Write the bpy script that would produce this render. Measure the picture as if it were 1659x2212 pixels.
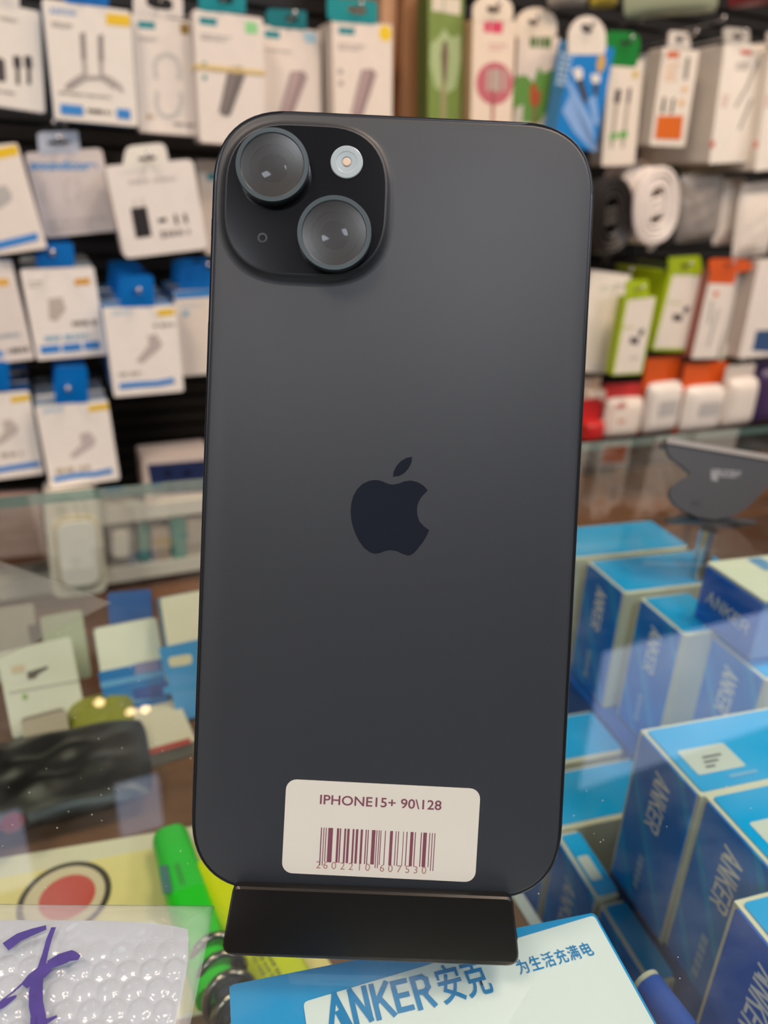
import bpy, math, random
from mathutils import Vector, Matrix
random.seed(7)
for o in list(bpy.data.objects):
    bpy.data.objects.remove(o)
SC = bpy.context.scene
COL = SC.collection
R = math.radians

# ------------------------------------------------------------------ camera
FPX = 1597.0                       # focal length in pixels of the 1659 x 2212 frame
PITCH, ROLL, CAMH = R(23), R(2.38), 0.1435
CAM = Vector((0, 0, CAMH))
FWD = Vector((0, math.cos(PITCH), -math.sin(PITCH)))
_r, _u = Vector((1, 0, 0)), Vector((0, math.sin(PITCH), math.cos(PITCH)))
XC = math.cos(ROLL) * _r + math.sin(ROLL) * _u
YC = -math.sin(ROLL) * _r + math.cos(ROLL) * _u
cd = bpy.data.cameras.new('camera')
cam = bpy.data.objects.new('camera', cd)
COL.objects.link(cam)
cam.matrix_world = Matrix(((XC.x, YC.x, -FWD.x, 0), (XC.y, YC.y, -FWD.y, 0), (XC.z, YC.z, -FWD.z, CAMH), (0, 0, 0, 1)))
cd.sensor_fit = 'VERTICAL'
cd.sensor_height = 36.0
cd.lens = FPX / 2212 * 36.0
cd.clip_start = 0.005
cd.dof.use_dof = True
cd.dof.focus_distance = 0.153
cd.dof.aperture_fstop = 13.0
SC.camera = cam

# ------------------------------------------------------------------ light and exposure
world = bpy.data.worlds.new('world')
SC.world = world
world.use_nodes = True
world.node_tree.nodes['Background'].inputs[0].default_value = (0.9, 0.95, 1, 1)
world.node_tree.nodes['Background'].inputs[1].default_value = 0.05
SC.view_settings.view_transform = 'Standard'
SC.view_settings.look = 'None'
SC.view_settings.gamma = 1
SC.view_settings.exposure = 0.0
PANEL_WARM, PANEL_COOL = 26.0, 29.0      # ceiling panel emission
SIGN = 2.4                             # backlit wall panels


# ------------------------------------------------------------------ pixel to place helpers
def ray(x, y):
    return (x - 829.5) / FPX * XC + (1106 - y) / FPX * YC + FWD

def onz(x, y, z):
    d = ray(x, y)
    return CAM + d * ((z - CAM.z) / d.z)

def onpl(x, y, P, n):
    d = ray(x, y)
    return CAM + d * ((P - CAM).dot(n) / d.dot(n))

def basis(o, x, y, z):
    return Matrix(((x.x, y.x, z.x, o.x), (x.y, y.y, z.y, o.y), (x.z, y.z, z.z, o.z), (0, 0, 0, 1)))

# display wall frame: WU along the wall, WN towards the shop
WA = R(25)
WU, WN, UP = Vector((math.cos(WA), math.sin(WA), 0)), Vector((math.sin(WA), -math.cos(WA), 0)), Vector((0, 0, 1))
WP = CAM + ray(190, 130) * 0.8         # a point on the plane of the box fronts
SLAT = -0.21                           # slats stand this far behind the box fronts
WZ0 = WP.z
def wallpt(u, n, z):
    p = WP + WU * u + WN * n
    return Vector((p.x, p.y, z))
# counter frame
CA = R(22.5)
CE1, CE2 = Vector((math.cos(CA), math.sin(CA), 0)), Vector((-math.sin(CA), math.cos(CA), 0))
def cpt(a, b, z):
    p = CE1 * a + CE2 * b
    return Vector((p.x, p.y, z))
DECK = -0.125


# ------------------------------------------------------------------ materials
def lin(c):
    return tuple(((v / 255) / 12.92 if v / 255 <= 0.04045 else ((v / 255 + 0.055) / 1.055) ** 2.4) for v in c) + (1,)

_mats = {}
def mat(c, rough=0.45, metal=0.0, spec=0.5, var=0.05, scale=60.0, coat=0.0, name=None):
    """procedural paint/card: principled with a faint noise in colour and roughness"""
    key = (tuple(c), rough, metal, spec, var, scale, coat, name)
    if key in _mats:
        return _mats[key]
    m = bpy.data.materials.new(name or 'card_%d_%d_%d' % tuple(c))
    m.use_nodes = True
    nt = m.node_tree
    b = nt.nodes['Principled BSDF']
    b.inputs['Roughness'].default_value = rough
    b.inputs['Metallic'].default_value = metal
    b.inputs['Specular IOR Level'].default_value = spec
    b.inputs['Coat Weight'].default_value = coat
    col = lin(c)
    if var > 0:
        tc = nt.nodes.new('ShaderNodeTexCoord')
        nz = nt.nodes.new('ShaderNodeTexNoise')
        nz.inputs['Scale'].default_value = scale
        nz.inputs['Detail'].default_value = 3
        mx = nt.nodes.new('ShaderNodeMix')
        mx.data_type = 'RGBA'
        mx.inputs['A'].default_value = tuple(v * (1 - var) for v in col[:3]) + (1,)
        mx.inputs['B'].default_value = tuple(min(1, v * (1 + var)) for v in col[:3]) + (1,)
        nt.links.new(tc.outputs['Object'], nz.inputs['Vector'])
        nt.links.new(nz.outputs['Fac'], mx.inputs['Factor'])
        nt.links.new(mx.outputs['Result'], b.inputs['Base Color'])
    else:
        b.inputs['Base Color'].default_value = col
    _mats[key] = m
    return m

def emis(name, c, s):
    m = bpy.data.materials.new(name)
    m.use_nodes = True
    b = m.node_tree.nodes['Principled BSDF']
    b.inputs['Base Color'].default_value = lin(c)
    b.inputs['Emission Color'].default_value = lin(c)
    b.inputs['Emission Strength'].default_value = s
    return m

def wood(name, c1, c2, sc=(40, 3, 3), rough=0.45):
    m = bpy.data.materials.new(name)
    m.use_nodes = True
    nt = m.node_tree
    b = nt.nodes['Principled BSDF']
    b.inputs['Roughness'].default_value = rough
    tc = nt.nodes.new('ShaderNodeTexCoord')
    mp = nt.nodes.new('ShaderNodeMapping')
    mp.inputs['Scale'].default_value = sc
    nz = nt.nodes.new('ShaderNodeTexNoise')
    nz.inputs['Scale'].default_value = 6
    nz.inputs['Detail'].default_value = 6
    mx = nt.nodes.new('ShaderNodeMix')
    mx.data_type = 'RGBA'
    mx.inputs['A'].default_value = lin(c1)
    mx.inputs['B'].default_value = lin(c2)
    nt.links.new(tc.outputs['Object'], mp.inputs['Vector'])
    nt.links.new(mp.outputs['Vector'], nz.inputs['Vector'])
    nt.links.new(nz.outputs['Fac'], mx.inputs['Factor'])
    nt.links.new(mx.outputs['Result'], b.inputs['Base Color'])
    return m

def sheet_glass(name, tint, rough=0.0, haze=0.0, hazecol=(255, 255, 255), ior=1.5, smear=False):
    """clear sheet: transparent + fresnel gloss, optionally a share of diffuse haze (dust, fingerprints)"""
    m = bpy.data.materials.new(name)
    m.use_nodes = True
    nt = m.node_tree
    nt.nodes.clear()
    out = nt.nodes.new('ShaderNodeOutputMaterial')
    tr = nt.nodes.new('ShaderNodeBsdfTransparent')
    tr.inputs[0].default_value = lin(tint)
    gl = nt.nodes.new('ShaderNodeBsdfGlossy')
    gl.inputs['Roughness'].default_value = rough
    fr = nt.nodes.new('ShaderNodeFresnel')
    fr.inputs[0].default_value = ior
    mix = nt.nodes.new('ShaderNodeMixShader')
    # only the outer side of the sheet mirrors; the far side lets light out
    ge = nt.nodes.new('ShaderNodeNewGeometry')
    mu = nt.nodes.new('ShaderNodeMath')
    mu.operation = 'MULTIPLY'
    iv = nt.nodes.new('ShaderNodeMath')
    iv.operation = 'SUBTRACT'
    iv.inputs[0].default_value = 1.0
    nt.links.new(ge.outputs['Backfacing'], iv.inputs[1])
    nt.links.new(fr.outputs[0], mu.inputs[0])
    nt.links.new(iv.outputs[0], mu.inputs[1])
    nt.links.new(mu.outputs[0], mix.inputs[0])
    nt.links.new(gl.outputs[0], mix.inputs[2])
    base = tr.outputs[0]
    if haze > 0:
        df = nt.nodes.new('ShaderNodeBsdfDiffuse')
        df.inputs[0].default_value = lin(hazecol)
        m2 = nt.nodes.new('ShaderNodeMixShader')
        if smear:
            tc = nt.nodes.new('ShaderNodeTexCoord')
            nz = nt.nodes.new('ShaderNodeTexNoise')
            nz.inputs['Scale'].default_value = 35
            nz.inputs['Detail'].default_value = 8
            rp = nt.nodes.new('ShaderNodeMapRange')
            rp.inputs['From Min'].default_value = 0.45
            rp.inputs['From Max'].default_value = 0.8
            rp.inputs['To Min'].default_value = 0.0
            rp.inputs['To Max'].default_value = haze
            nt.links.new(tc.outputs['Object'], nz.inputs['Vector'])
            nt.links.new(nz.outputs['Fac'], rp.inputs['Value'])
            nt.links.new(rp.outputs[0], m2.inputs[0])
        else:
            m2.inputs[0].default_value = haze
        nt.links.new(base, m2.inputs[1])
        nt.links.new(df.outputs[0], m2.inputs[2])
        base = m2.outputs[0]
    nt.links.new(base, mix.inputs[1])
    nt.links.new(mix.outputs[0], out.inputs[0])
    return m

WHITE = (238, 232, 222)
CHROME = mat((200, 200, 202), 0.12, 1.0, var=0.0, name='chrome')
BLACKP = mat((14, 14, 14), 0.35, name='black_plastic')


# ------------------------------------------------------------------ object helpers
def mesh(name, verts, faces, m, parent=None, smooth=False, mats=None, midx=None, angle=None):
    me = bpy.data.meshes.new(name)
    me.from_pydata([tuple(v) for v in verts], [], faces)
    for mm in (mats or [m]):
        me.materials.append(mm)
    if midx:
        me.polygons.foreach_set('material_index', midx)
    if smooth:
        me.polygons.foreach_set('use_smooth', [True] * len(me.polygons))
    me.update()
    if smooth and angle:
        me.set_sharp_from_angle(angle=R(angle))
    o = bpy.data.objects.new(name, me)
    COL.objects.link(o)
    if parent:
        o.parent = parent
    return o

def empty(name, M, label=None, cat=None, group=None):
    o = bpy.data.objects.new(name, None)
    o.empty_display_size = 0.01
    COL.objects.link(o)
    o.matrix_world = M
    return tag(o, label, cat, group)

def tag(o, label=None, cat=None, group=None, kind=None):
    if label: o['label'] = label
    if cat: o['category'] = cat
    if group: o['group'] = group
    if kind: o['kind'] = kind
    return o

def rrect(w, h, r, seg=6, cx=0.0, cy=0.0):
    r = max(1e-6, min(r, w / 2 - 1e-6, h / 2 - 1e-6))
    pts = []
    for (sx, sy, a0) in ((1, 1, 0), (-1, 1, 90), (-1, -1, 180), (1, -1, 270)):
        for i in range(seg + 1):
            a = R(a0 + 90 * i / seg)
            pts.append((cx + sx * (w / 2 - r) + r * math.cos(a), cy + sy * (h / 2 - r) + r * math.sin(a)))
    return pts

def squircle(w, h, r, seg=14, cx=0.0, cy=0.0):
    """rounded rectangle whose corners flow in with continuous curvature"""
    pts = []
    rr = r * 1.28
    for (sx, sy, a0) in ((1, 1, 0), (-1, 1, 90), (-1, -1, 180), (1, -1, 270)):
        for i in range(seg + 1):
            a = R(a0 + 90 * i / seg)
            c, s = math.cos(a), math.sin(a)
            e = 2.0 / 2.45
            px, py = math.copysign(abs(c) ** e, c), math.copysign(abs(s) ** e, s)
            pts.append((cx + sx * (w / 2 - rr) + rr * px, cy + sy * (h / 2 - rr) + rr * py))
    return pts

def ellipse(rx, ry, n=28, cx=0.0, cy=0.0, a0=0.0):
    return [(cx + rx * math.cos(a0 + 2 * math.pi * i / n), cy + ry * math.sin(a0 + 2 * math.pi * i / n)) for i in range(n)]

def area(p):
    return sum(p[i][0] * p[(i + 1) % len(p)][1] - p[(i + 1) % len(p)][0] * p[i][1] for i in range(len(p))) / 2

def ccw(p):
    return list(p) if area(p) > 0 else list(reversed(p))

def loft(name, rings, m, parent=None, cap0=True, cap1=True, smooth=True, mats=None, capidx=None, angle=35):
    """rings: list of (outline, z); same count of points"""
    n = len(rings[0][0])
    V, Fc, mi = [], [], []
    for pts, z in rings:
        V += [(p[0], p[1], z) for p in pts]
    for k in range(len(rings) - 1):
        for i in range(n):
            j = (i + 1) % n
            Fc.append((k * n + i, k * n + j, (k + 1) * n + j, (k + 1) * n + i))
            mi.append(0)
    if cap0:
        Fc.append(tuple(reversed(range(n))))
        mi.append(0)
    if cap1:
        Fc.append(tuple(range((len(rings) - 1) * n, len(rings) * n)))
        mi.append(capidx or 0)
    return mesh(name, V, Fc, m, parent, smooth, mats, mi if capidx else None, angle)

def prism(name, pts, z0, z1, m, parent=None, mats=None, capidx=None, bev=0.0):
    pts = ccw(pts)
    if bev > 0:
        cx = sum(p[0] for p in pts) / len(pts); cy = sum(p[1] for p in pts) / len(pts)
        w = max(abs(p[0] - cx) for p in pts); h = max(abs(p[1] - cy) for p in pts)
        ins = [(cx + (p[0] - cx) * (1 - bev / w), cy + (p[1] - cy) * (1 - bev / h)) for p in pts]
        return loft(name, [(ins, z0), (pts, z0 + bev), (pts, z1 - bev), (ins, z1)], m, parent, smooth=False, mats=mats, capidx=capidx)
    return loft(name, [(pts, z0), (pts, z1)], m, parent, smooth=False, mats=mats, capidx=capidx)

def flat(name, polys, z, m, parent=None):
    """print: one or more flat polygons at height z"""
    V, Fc = [], []
    for p in polys:
        p = ccw(p)
        Fc.append(tuple(range(len(V), len(V) + len(p))))
        V += [(q[0], q[1], z) for q in p]
    return mesh(name, V, Fc, m, parent)

def ribbon(pts, w, closed=False):
    """quads along a polyline (list of polygons), simple joints"""
    out = []
    n = len(pts)
    if n < 2: return out
    L = []
    for i in range(n):
        if closed:
            a, b = pts[i - 1], pts[(i + 1) % n]
        else:
            a, b = pts[max(0, i - 1)], pts[min(n - 1, i + 1)]
        dx, dy = b[0] - a[0], b[1] - a[1]
        l = math.hypot(dx, dy) or 1
        ww = w[i] if isinstance(w, (list, tuple)) else w
        L.append((pts[i][0] - dy / l * ww / 2, pts[i][1] + dx / l * ww / 2, pts[i][0] + dy / l * ww / 2, pts[i][1] - dx / l * ww / 2))
    for i in range(n if closed else n - 1):
        a, b = L[i], L[(i + 1) % n]
        out.append([(a[0], a[1]), (a[2], a[3]), (b[2], b[3]), (b[0], b[1])])
    return out

def bar(p, q, w):
    dx, dy = q[0] - p[0], q[1] - p[1]
    l = math.hypot(dx, dy) or 1
    ex, ey = -dy / l * w / 2, dx / l * w / 2
    return [(p[0] + ex, p[1] + ey), (p[0] - ex, p[1] - ey), (q[0] - ex, q[1] - ey), (q[0] + ex, q[1] + ey)]

def lathe(name, prof, m, parent=None, n=40, cx=0.0, cy=0.0, smooth=True, angle=40, caps=False):
    """profile (r, z) turned about local z"""
    V, Fc = [], []
    k = len(prof)
    for i in range(n):
        a = 2 * math.pi * i / n
        V += [(cx + r * math.cos(a), cy + r * math.sin(a), z) for r, z in prof]
    for i in range(n):
        j = (i + 1) % n
        for q in range(k - 1):
            Fc.append((i * k + q, j * k + q, j * k + q + 1, i * k + q + 1))
    if caps and prof[0][0] > 1e-9: Fc.append(tuple(reversed([i * k for i in range(n)])))
    if caps and prof[-1][0] > 1e-9: Fc.append(tuple(i * k + k - 1 for i in range(n)))
    o = mesh(name, V, Fc, m, parent, smooth, angle=angle)
    return o

def tube(name, pts, r, m, parent=None, n=10, closed=False, caps=True):
    V, Fc = [], []
    P = [Vector(p) for p in pts]
    k = len(P)
    up = None
    for i in range(k):
        if closed: t = P[(i + 1) % k] - P[i - 1]
        else: t = P[min(k - 1, i + 1)] - P[max(0, i - 1)]
        t.normalize()
        if up is None:
            up = Vector((0, 0, 1)) if abs(t.z) < 0.9 else Vector((1, 0, 0))
        s = t.cross(up).normalized()
        up = s.cross(t).normalized()
        rr = r[i] if isinstance(r, (list, tuple)) else r
        for j in range(n):
            a = 2 * math.pi * j / n
            V.append(P[i] + s * (rr * math.cos(a)) + up * (rr * math.sin(a)))
    for i in range(k if closed else k - 1):
        for j in range(n):
            a, b = i * n, ((i + 1) % k) * n
            Fc.append((a + j, a + (j + 1) % n, b + (j + 1) % n, b + j))
    if caps and not closed:
        Fc.append(tuple(reversed(range(n))))
        Fc.append(tuple(range((k - 1) * n, k * n)))
    return mesh(name, V, Fc, m, parent, True, angle=50)

def sphere(name, c, r, m, parent=None, n=12, k=8, sz=(1, 1, 1)):
    V, Fc = [], []
    for i in range(k + 1):
        th = math.pi * i / k
        for j in range(n):
            a = 2 * math.pi * j / n
            V.append((c[0] + r * sz[0] * math.sin(th) * math.cos(a), c[1] + r * sz[1] * math.sin(th) * math.sin(a), c[2] + r * sz[2] * math.cos(th)))
    for i in range(k):
        for j in range(n):
            Fc.append((i * n + j, (i + 1) * n + j, (i + 1) * n + (j + 1) % n, i * n + (j + 1) % n))
    return mesh(name, V, Fc, m, parent, True)

def box3(name, lo, hi, m, parent=None):
    x0, y0, z0 = lo
    x1, y1, z1 = hi
    V = [(x0, y0, z0), (x1, y0, z0), (x1, y1, z0), (x0, y1, z0), (x0, y0, z1), (x1, y0, z1), (x1, y1, z1), (x0, y1, z1)]
    Fc = [(3, 2, 1, 0), (4, 5, 6, 7), (0, 1, 5, 4), (1, 2, 6, 5), (2, 3, 7, 6), (3, 0, 4, 7)]
    return mesh(name, V, Fc, m, parent)

def pillow(name, w, h, t, m, parent=None, n=14, k=14, e=2.6, wr=0.0, y0=0.0, sq=4.0, zc=0.0):
    """inflated pouch: rounded outline, bulging both sides; base at y0; seed-wrinkled by wr"""
    V, Fc = [], []
    rnd = random.Random(int(w * 1e5) + int(h * 1e4))
    ph = [rnd.uniform(0, 6.28) for _ in range(4)]
    for side in (1, -1):
        for i in range(k + 1):
            for j in range(n + 1):
                a, b = -1 + 2 * j / n, -1 + 2 * i / k
                # squash the grid onto a rounded outline
                f = 1 - 0.06 * (abs(a) ** sq) * (abs(b) ** sq)
                z = t / 2 * (max(0, 1 - abs(a) ** e) * max(0, 1 - abs(b) ** e)) ** 0.5
                z += wr * (math.sin(9 * a + 5 * b + ph[0]) + math.sin(4 * a - 11 * b + ph[1])) * (1 - a * a) * (1 - b * b)
                V.append((a * w / 2 * f, y0 + h / 2 + b * h / 2 * f, zc + side * max(z, 0.0001)))
    s = (k + 1) * (n + 1)
    for i in range(k):
        for j in range(n):
            q = i * (n + 1) + j
            Fc.append((q, q + 1, q + n + 2, q + n + 1))
            Fc.append((s + q, s + q + n + 1, s + q + n + 2, s + q + 1))
    return mesh(name, V, Fc, m, parent, True)

def textmesh(name, body, size, m, parent, pos, ang=0.0, z=0.0, bold=0.0, xs=1.0, align='LEFT', space=1.0, shear=0.0, fit=None):
    """flat lettering as a mesh; pos = baseline start in the parent's x, y; fit = length to fill"""
    cu = bpy.data.curves.new(name, 'FONT')
    cu.body = body
    cu.size = size
    cu.align_x = align
    cu.space_character = space
    cu.shear = shear
    cu.resolution_u = 4
    if bold: cu.offset = bold
    t = bpy.data.objects.new(name, cu)
    COL.objects.link(t)
    bpy.context.view_layer.update()
    dg = bpy.context.evaluated_depsgraph_get()
    me = bpy.data.meshes.new_from_object(t.evaluated_get(dg))
    bpy.data.objects.remove(t)
    bpy.data.curves.remove(cu)
    if fit and len(me.vertices):
        x0 = min(v.co.x for v in me.vertices); x1 = max(v.co.x for v in me.vertices)
        xs = fit / (x1 - x0)
        for v in me.vertices: v.co.x -= x0
    c, s = math.cos(ang), math.sin(ang)
    for v in me.vertices:
        x, y = v.co.x * xs, v.co.y
        v.co = (pos[0] + x * c - y * s, pos[1] + x * s + y * c, z)
    me.materials.clear()
    me.materials.append(m)
    me.name = name
    o = bpy.data.objects.new(name, me)
    COL.objects.link(o)
    o.parent = parent
    return o

# the power-accessory maker's word mark, drawn in strokes on a unit cap height
def wordmark(name, m, parent, pos, h, ang=0.0, z=0.0, wid=0.17, length=None):
    G = [([[(0, 0), (.36, 1.0), (.72, 0)], [(.38, .42), (.50, .10)]], .98),
         ([[(0, 0), (0, 1.0), (.56, 0.02), (.56, 1.0)]], .86),
         ([[(0, 0), (0, 1.0)], [(.58, 1.0), (.06, .46)], [(.20, .58), (.60, 0)]], .84),
         ([[(.52, .93), (0, .93), (0, .07), (.52, .07)], [(0, .5), (.47, .5)]], .80),
         ([[(0, 0), (0, .93), (.40, .93), (.54, .82), (.54, .58), (.40, .46), (0, .46)], [(.28, .46), (.58, 0)]], .8)]
    total = sum(a for _, a in G) - .2
    k = h if length is None else length / total
    c, s = math.cos(ang), math.sin(ang)
    polys = []
    x0 = 0.0
    for strokes, adv in G:
        for st in strokes:
            for a, b in zip(st[:-1], st[1:]):
                d = Vector((b[0] - a[0], b[1] - a[1])).normalized() * (wid * 0.45)
                A = ((x0 + a[0] - d.x) * k, (a[1] - d.y) * h)
                B = ((x0 + b[0] + d.x) * k, (b[1] + d.y) * h)
                A, B = (pos[0] + A[0] * c - A[1] * s, pos[1] + A[0] * s + A[1] * c), (pos[0] + B[0] * c - B[1] * s, pos[1] + B[0] * s + B[1] * c)
                polys.append(bar(A, B, wid * h))
        x0 += adv
    V, Fc = [], []
    for i, p in enumerate(polys):
        p = ccw(p)
        Fc.append(tuple(range(len(V), len(V) + 4)))
        V += [(q[0], q[1], z + i * 2e-6) for q in p]
    return mesh(name, V, Fc, m, parent)

class Face:
    """a flat printed face: local x, y in metres; pixel points are laid onto it"""
    def __init__(s, root, M, z=0.0):
        s.root, s.M, s.inv = root, M, M.inverted()
        s.O = M @ Vector((0, 0, z))
        s.n = (M.to_3x3() @ Vector((0, 0, 1))).normalized()
        s.z0 = z
        s.k = 0
    def p(s, x, y):
        q = s.inv @ onpl(x, y, s.O, s.n)
        return (q.x, q.y)
    def lift(s):
        s.k += 1
        return s.z0 + 0.00012 * s.k
    def poly(s, name, polys, c, rough=0.45):
        z = s.lift()
        for P in polys:
            o = flat(name, [[s.p(*q) for q in P]], z, c if not isinstance(c, tuple) else mat(c, rough), s.root)
        return o
    def quad(s, name, x0, y0, x1, y1, c, sl=0.0, r=0.0):
        """upright rectangle on the face, from the pixel box; follows the face's own axes"""
        a, b = s.p(x0, y0), s.p(x1, y1)
        cx, cy, w, h = (a[0] + b[0]) / 2, (a[1] + b[1]) / 2, abs(b[0] - a[0]), abs(a[1] - b[1])
        return flat(name, [rrect(w, h, r * min(w, h) + 1e-5, 4, cx, cy)], s.lift(), mat(c), s.root)
    def lines(s, name, pts, w, c, closed=False):
        """pixel polyline(s) as printed strokes; w in pixels at the face"""
        polys = []
        k = (Vector(s.p(pts[0][0][0] + 10, pts[0][0][1])) - Vector(s.p(*pts[0][0]))).length / 10
        for P in pts:
            polys += ribbon([s.p(*q) for q in P], w * k, closed)
        return flat(name, polys, s.lift(), mat(c), s.root)
    def words(s, x0, y0, x1, y1, c, rows=1, name='printed_text', seed=1):
        """print too blurred to read: rows of word-length dashes"""
        rnd = random.Random(seed + int(x0) * 7 + int(y0))
        a, b = s.p(x0, y0), s.p(x1, y1)
        top, bot, lf, rt = max(a[1], b[1]), min(a[1], b[1]), min(a[0], b[0]), max(a[0], b[0])
        rh = (top - bot) / rows
        polys = []
        for i in range(rows):
            yc = top - rh * (i + .5)
            x = lf
            end = rt if i == 0 else rt - (rt - lf) * rnd.uniform(0, .3)
            while x < end:
                l = min(end - x, rh * rnd.uniform(.35, .8))
                polys.append(rrect(max(l, 1e-4), rh * rnd.uniform(.4, .62), 1e-5, 1, x + l / 2, yc))
                x += l + rh * rnd.choice((.12, .12, .15, .4))
        return flat(name, polys, s.lift(), mat(c), s.root)
    def word(s, body, x0, y0, x1, y1, hpx, c, name='brand_lettering', bold=0.0, mark=False):
        """readable lettering from baseline pixel (x0,y0) to (x1,y1)"""
        a, b = s.p(x0, y0), s.p(x1, y1)
        d = Vector((b[0] - a[0], b[1] - a[1]))
        t = s.p(x0, y0 - hpx)
        h = math.hypot(t[0] - a[0], t[1] - a[1])
        ang = math.atan2(d.y, d.x)
        if mark:
            return wordmark(name, mat(c), s.root, a, h, ang, s.lift(), length=d.length)
        return textmesh(name, body, h / .72, mat(c), s.root, a, ang, s.lift(), bold * h, fit=d.length)


# ================================================================== THE ROOM
ROOM = basis(wallpt(0, SLAT, 0), WU, -WN, UP)          # x along the display wall, y away from the shop, z up
FLOOR_Z, CEIL_Z = -0.95, 1.75
U0, U1, NB = -2.2, 3.2, 3.4
def room(name, lo, hi, m):
    o = box3(name, lo, hi, m)
    o.matrix_world = ROOM
    return tag(o, kind='structure')
room('floor', (U0, -NB, FLOOR_Z - .05), (U1, .1, FLOOR_Z), wood('floor_tile', (64, 57, 52), (48, 43, 40), (3, 3, 3), .35))
room('ceiling', (U0, -NB, CEIL_Z), (U1, .1, CEIL_Z + .05), mat((205, 203, 198), .8, scale=8, name='ceiling_paint'))
room('wall_left', (U0 - .05, -NB, FLOOR_Z), (U0, .1, CEIL_Z), mat((205, 202, 196), .7, scale=5, name='wall_paint'))
room('wall_right', (U1, -NB, FLOOR_Z), (U1 + .05, .1, CEIL_Z), mat((205, 202, 196), .7, scale=5, name='wall_paint'))
room('wall_front', (U0, -NB - .05, FLOOR_Z), (U1, -NB, CEIL_Z), mat((58, 56, 56), .7, scale=5, name='wall_dark_paint'))
wb = room('wall_back', (U0, .012, FLOOR_Z), (U1, .06, CEIL_Z), mat((12, 11, 11), .6, scale=20, name='slat_backing'))
slat_m = mat((20, 18, 18), .38, var=.25, scale=14, name='black_slat')
SL_P = 0.0235
sl = None
for i in range(44):
    z = -0.36 + i * SL_P
    if sl is None:
        sl = prism('slat', rrect(U1 - U0, SL_P - .006, .002, 2, (U0 + U1) / 2, 0), -.012, 0.0, slat_m, None)
        s = sl
    else:
        s = sl.copy()
        COL.objects.link(s)
    s.parent = wb
    s.matrix_parent_inverse = Matrix.Identity(4)
    s.matrix_local = Matrix.Translation((0, 0, z)) @ Matrix.Rotation(R(90), 4, 'X')
# wooden upright between the two displays
def upright_trim(name, x0, x1, n0, n1, z0, z1, m):
    o = box3(name, (x0, -n1, z0), (x1, -n0, z1), m)
    o.matrix_world = ROOM
    return tag(o, kind='structure')
def wl(x, y, n=0.0):
    q = onpl(x, y, WP + WN * n, WN)
    return (q - WP).dot(WU), q.z
c0, c1 = wl(868, 120, -.03)[0], wl(932, 120, -.03)[0]
upright_trim('trim_1', c0, c1, 0, .18, -.4, CEIL_Z, wood('brown_wood', (168, 118, 76), (120, 78, 46), (60, 60, 2)))
upright_trim('trim_2', c0 - .022, c0 - .001, 0, .16, -.4, CEIL_Z, wood('lit_side_wood', (215, 170, 132), (190, 142, 104), (60, 60, 2)))  # added strip: bright reflecting side of the post put into a paler wood colour

# ceiling lamps
def ceiling_light(u, n, w, l, m, label):
    r = empty('ceiling_light', basis(wallpt(u, n, CEIL_Z), WU, -WN, UP), label, 'lamp', 'square ceiling lamps')
    fr = loft('frame', [(rrect(w + .04, l + .04, .005, 1), -.03), (rrect(w + .04, l + .04, .005, 1), -.001)], mat((230, 230, 230), .4), r, smooth=False)
    flat('diffuser', [list(reversed(rrect(w, l, .003, 1)))], -.0315, m, r)
    me = r.children[1].data
    me.flip_normals()
    return r
warm, cool = emis('lamp_warm', (255, 228, 204), PANEL_WARM), emis('lamp_cool', (243, 247, 255), PANEL_COOL)
for i, (u, n, w, l, k) in enumerate(((-.9, 1.0, .5, .5, 0), (.6, 1.0, .5, .5, 0), (1.75, 1.15, .5, .5, 0), (-1.72, 2.45, .5, .5, 1), (-.22, 2.45, .5, .5, 1), (1.4, 2.45, .5, .5, 1))):
    ceiling_light(u, n, w, l, (warm, cool)[k], ('warm square lamp in the ceiling near the display wall, ', 'neutral square lamp in the ceiling above the counter, ')[k] + ('left one', 'middle one', 'right one')[i % 3])

# backlit panels high on the display wall (their glow lies mirrored on the counter glass)
signm = emis('backlit_acrylic', (196, 214, 250), SIGN)
def light_panel(u0, u1, z0, z1, label):
    r = empty('backlit_panel', basis(wallpt((u0 + u1) / 2, SLAT + .04, z0), WU, UP, WN), label, 'sign', 'backlit panels above the display')
    prism('housing', rrect(u1 - u0, z1 - z0, .004, 2, 0, (z1 - z0) / 2), -.04, 0, mat((60, 62, 66), .4), r)
    prism('light_face', rrect(u1 - u0 - .012, z1 - z0 - .012, .004, 2, 0, (z1 - z0) / 2), .0005, .004, signm, r)
light_panel(-.075, .015, .86, 1.0, 'small pale blue backlit panel above the charger boxes')
light_panel(-.33, -.22, .86, 1.05, 'small pale blue backlit panel at the far left')
light_panel(1.05, 2.1, .84, 1.28, 'large pale blue backlit panel above the cable boxes')
spotm = emis('spot_lens', (255, 214, 160), 30)
for i, (x, y) in enumerate(((215, 1518), (283, 1538), (313, 1533))):
    g = onz(x, y, 0)
    d = ray(x, y); d = Vector((d.x, d.y, -d.z))
    q = g + d * ((WP + WN * (-.06) - g).dot(WN) / d.dot(WN))
    r = empty('spot_lamp', basis(q, WU, UP, WN), ('warm spot lamp on the display wall, left one', 'warm spot lamp on the display wall, middle one', 'warm spot lamp on the display wall, right one')[i], 'lamp', 'small spot lamps')
    lathe('housing', [(.003, -.12), (.007, -.04), (.0085, 0), (.0078, .001), (.0076, -.004)], mat((40, 40, 42), .4), r, 16)
    lathe('lens', [(.0, -.001), (.007 if i == 0 else .005, -.001), (.0075, -.003)], spotm, r, 16)


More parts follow.
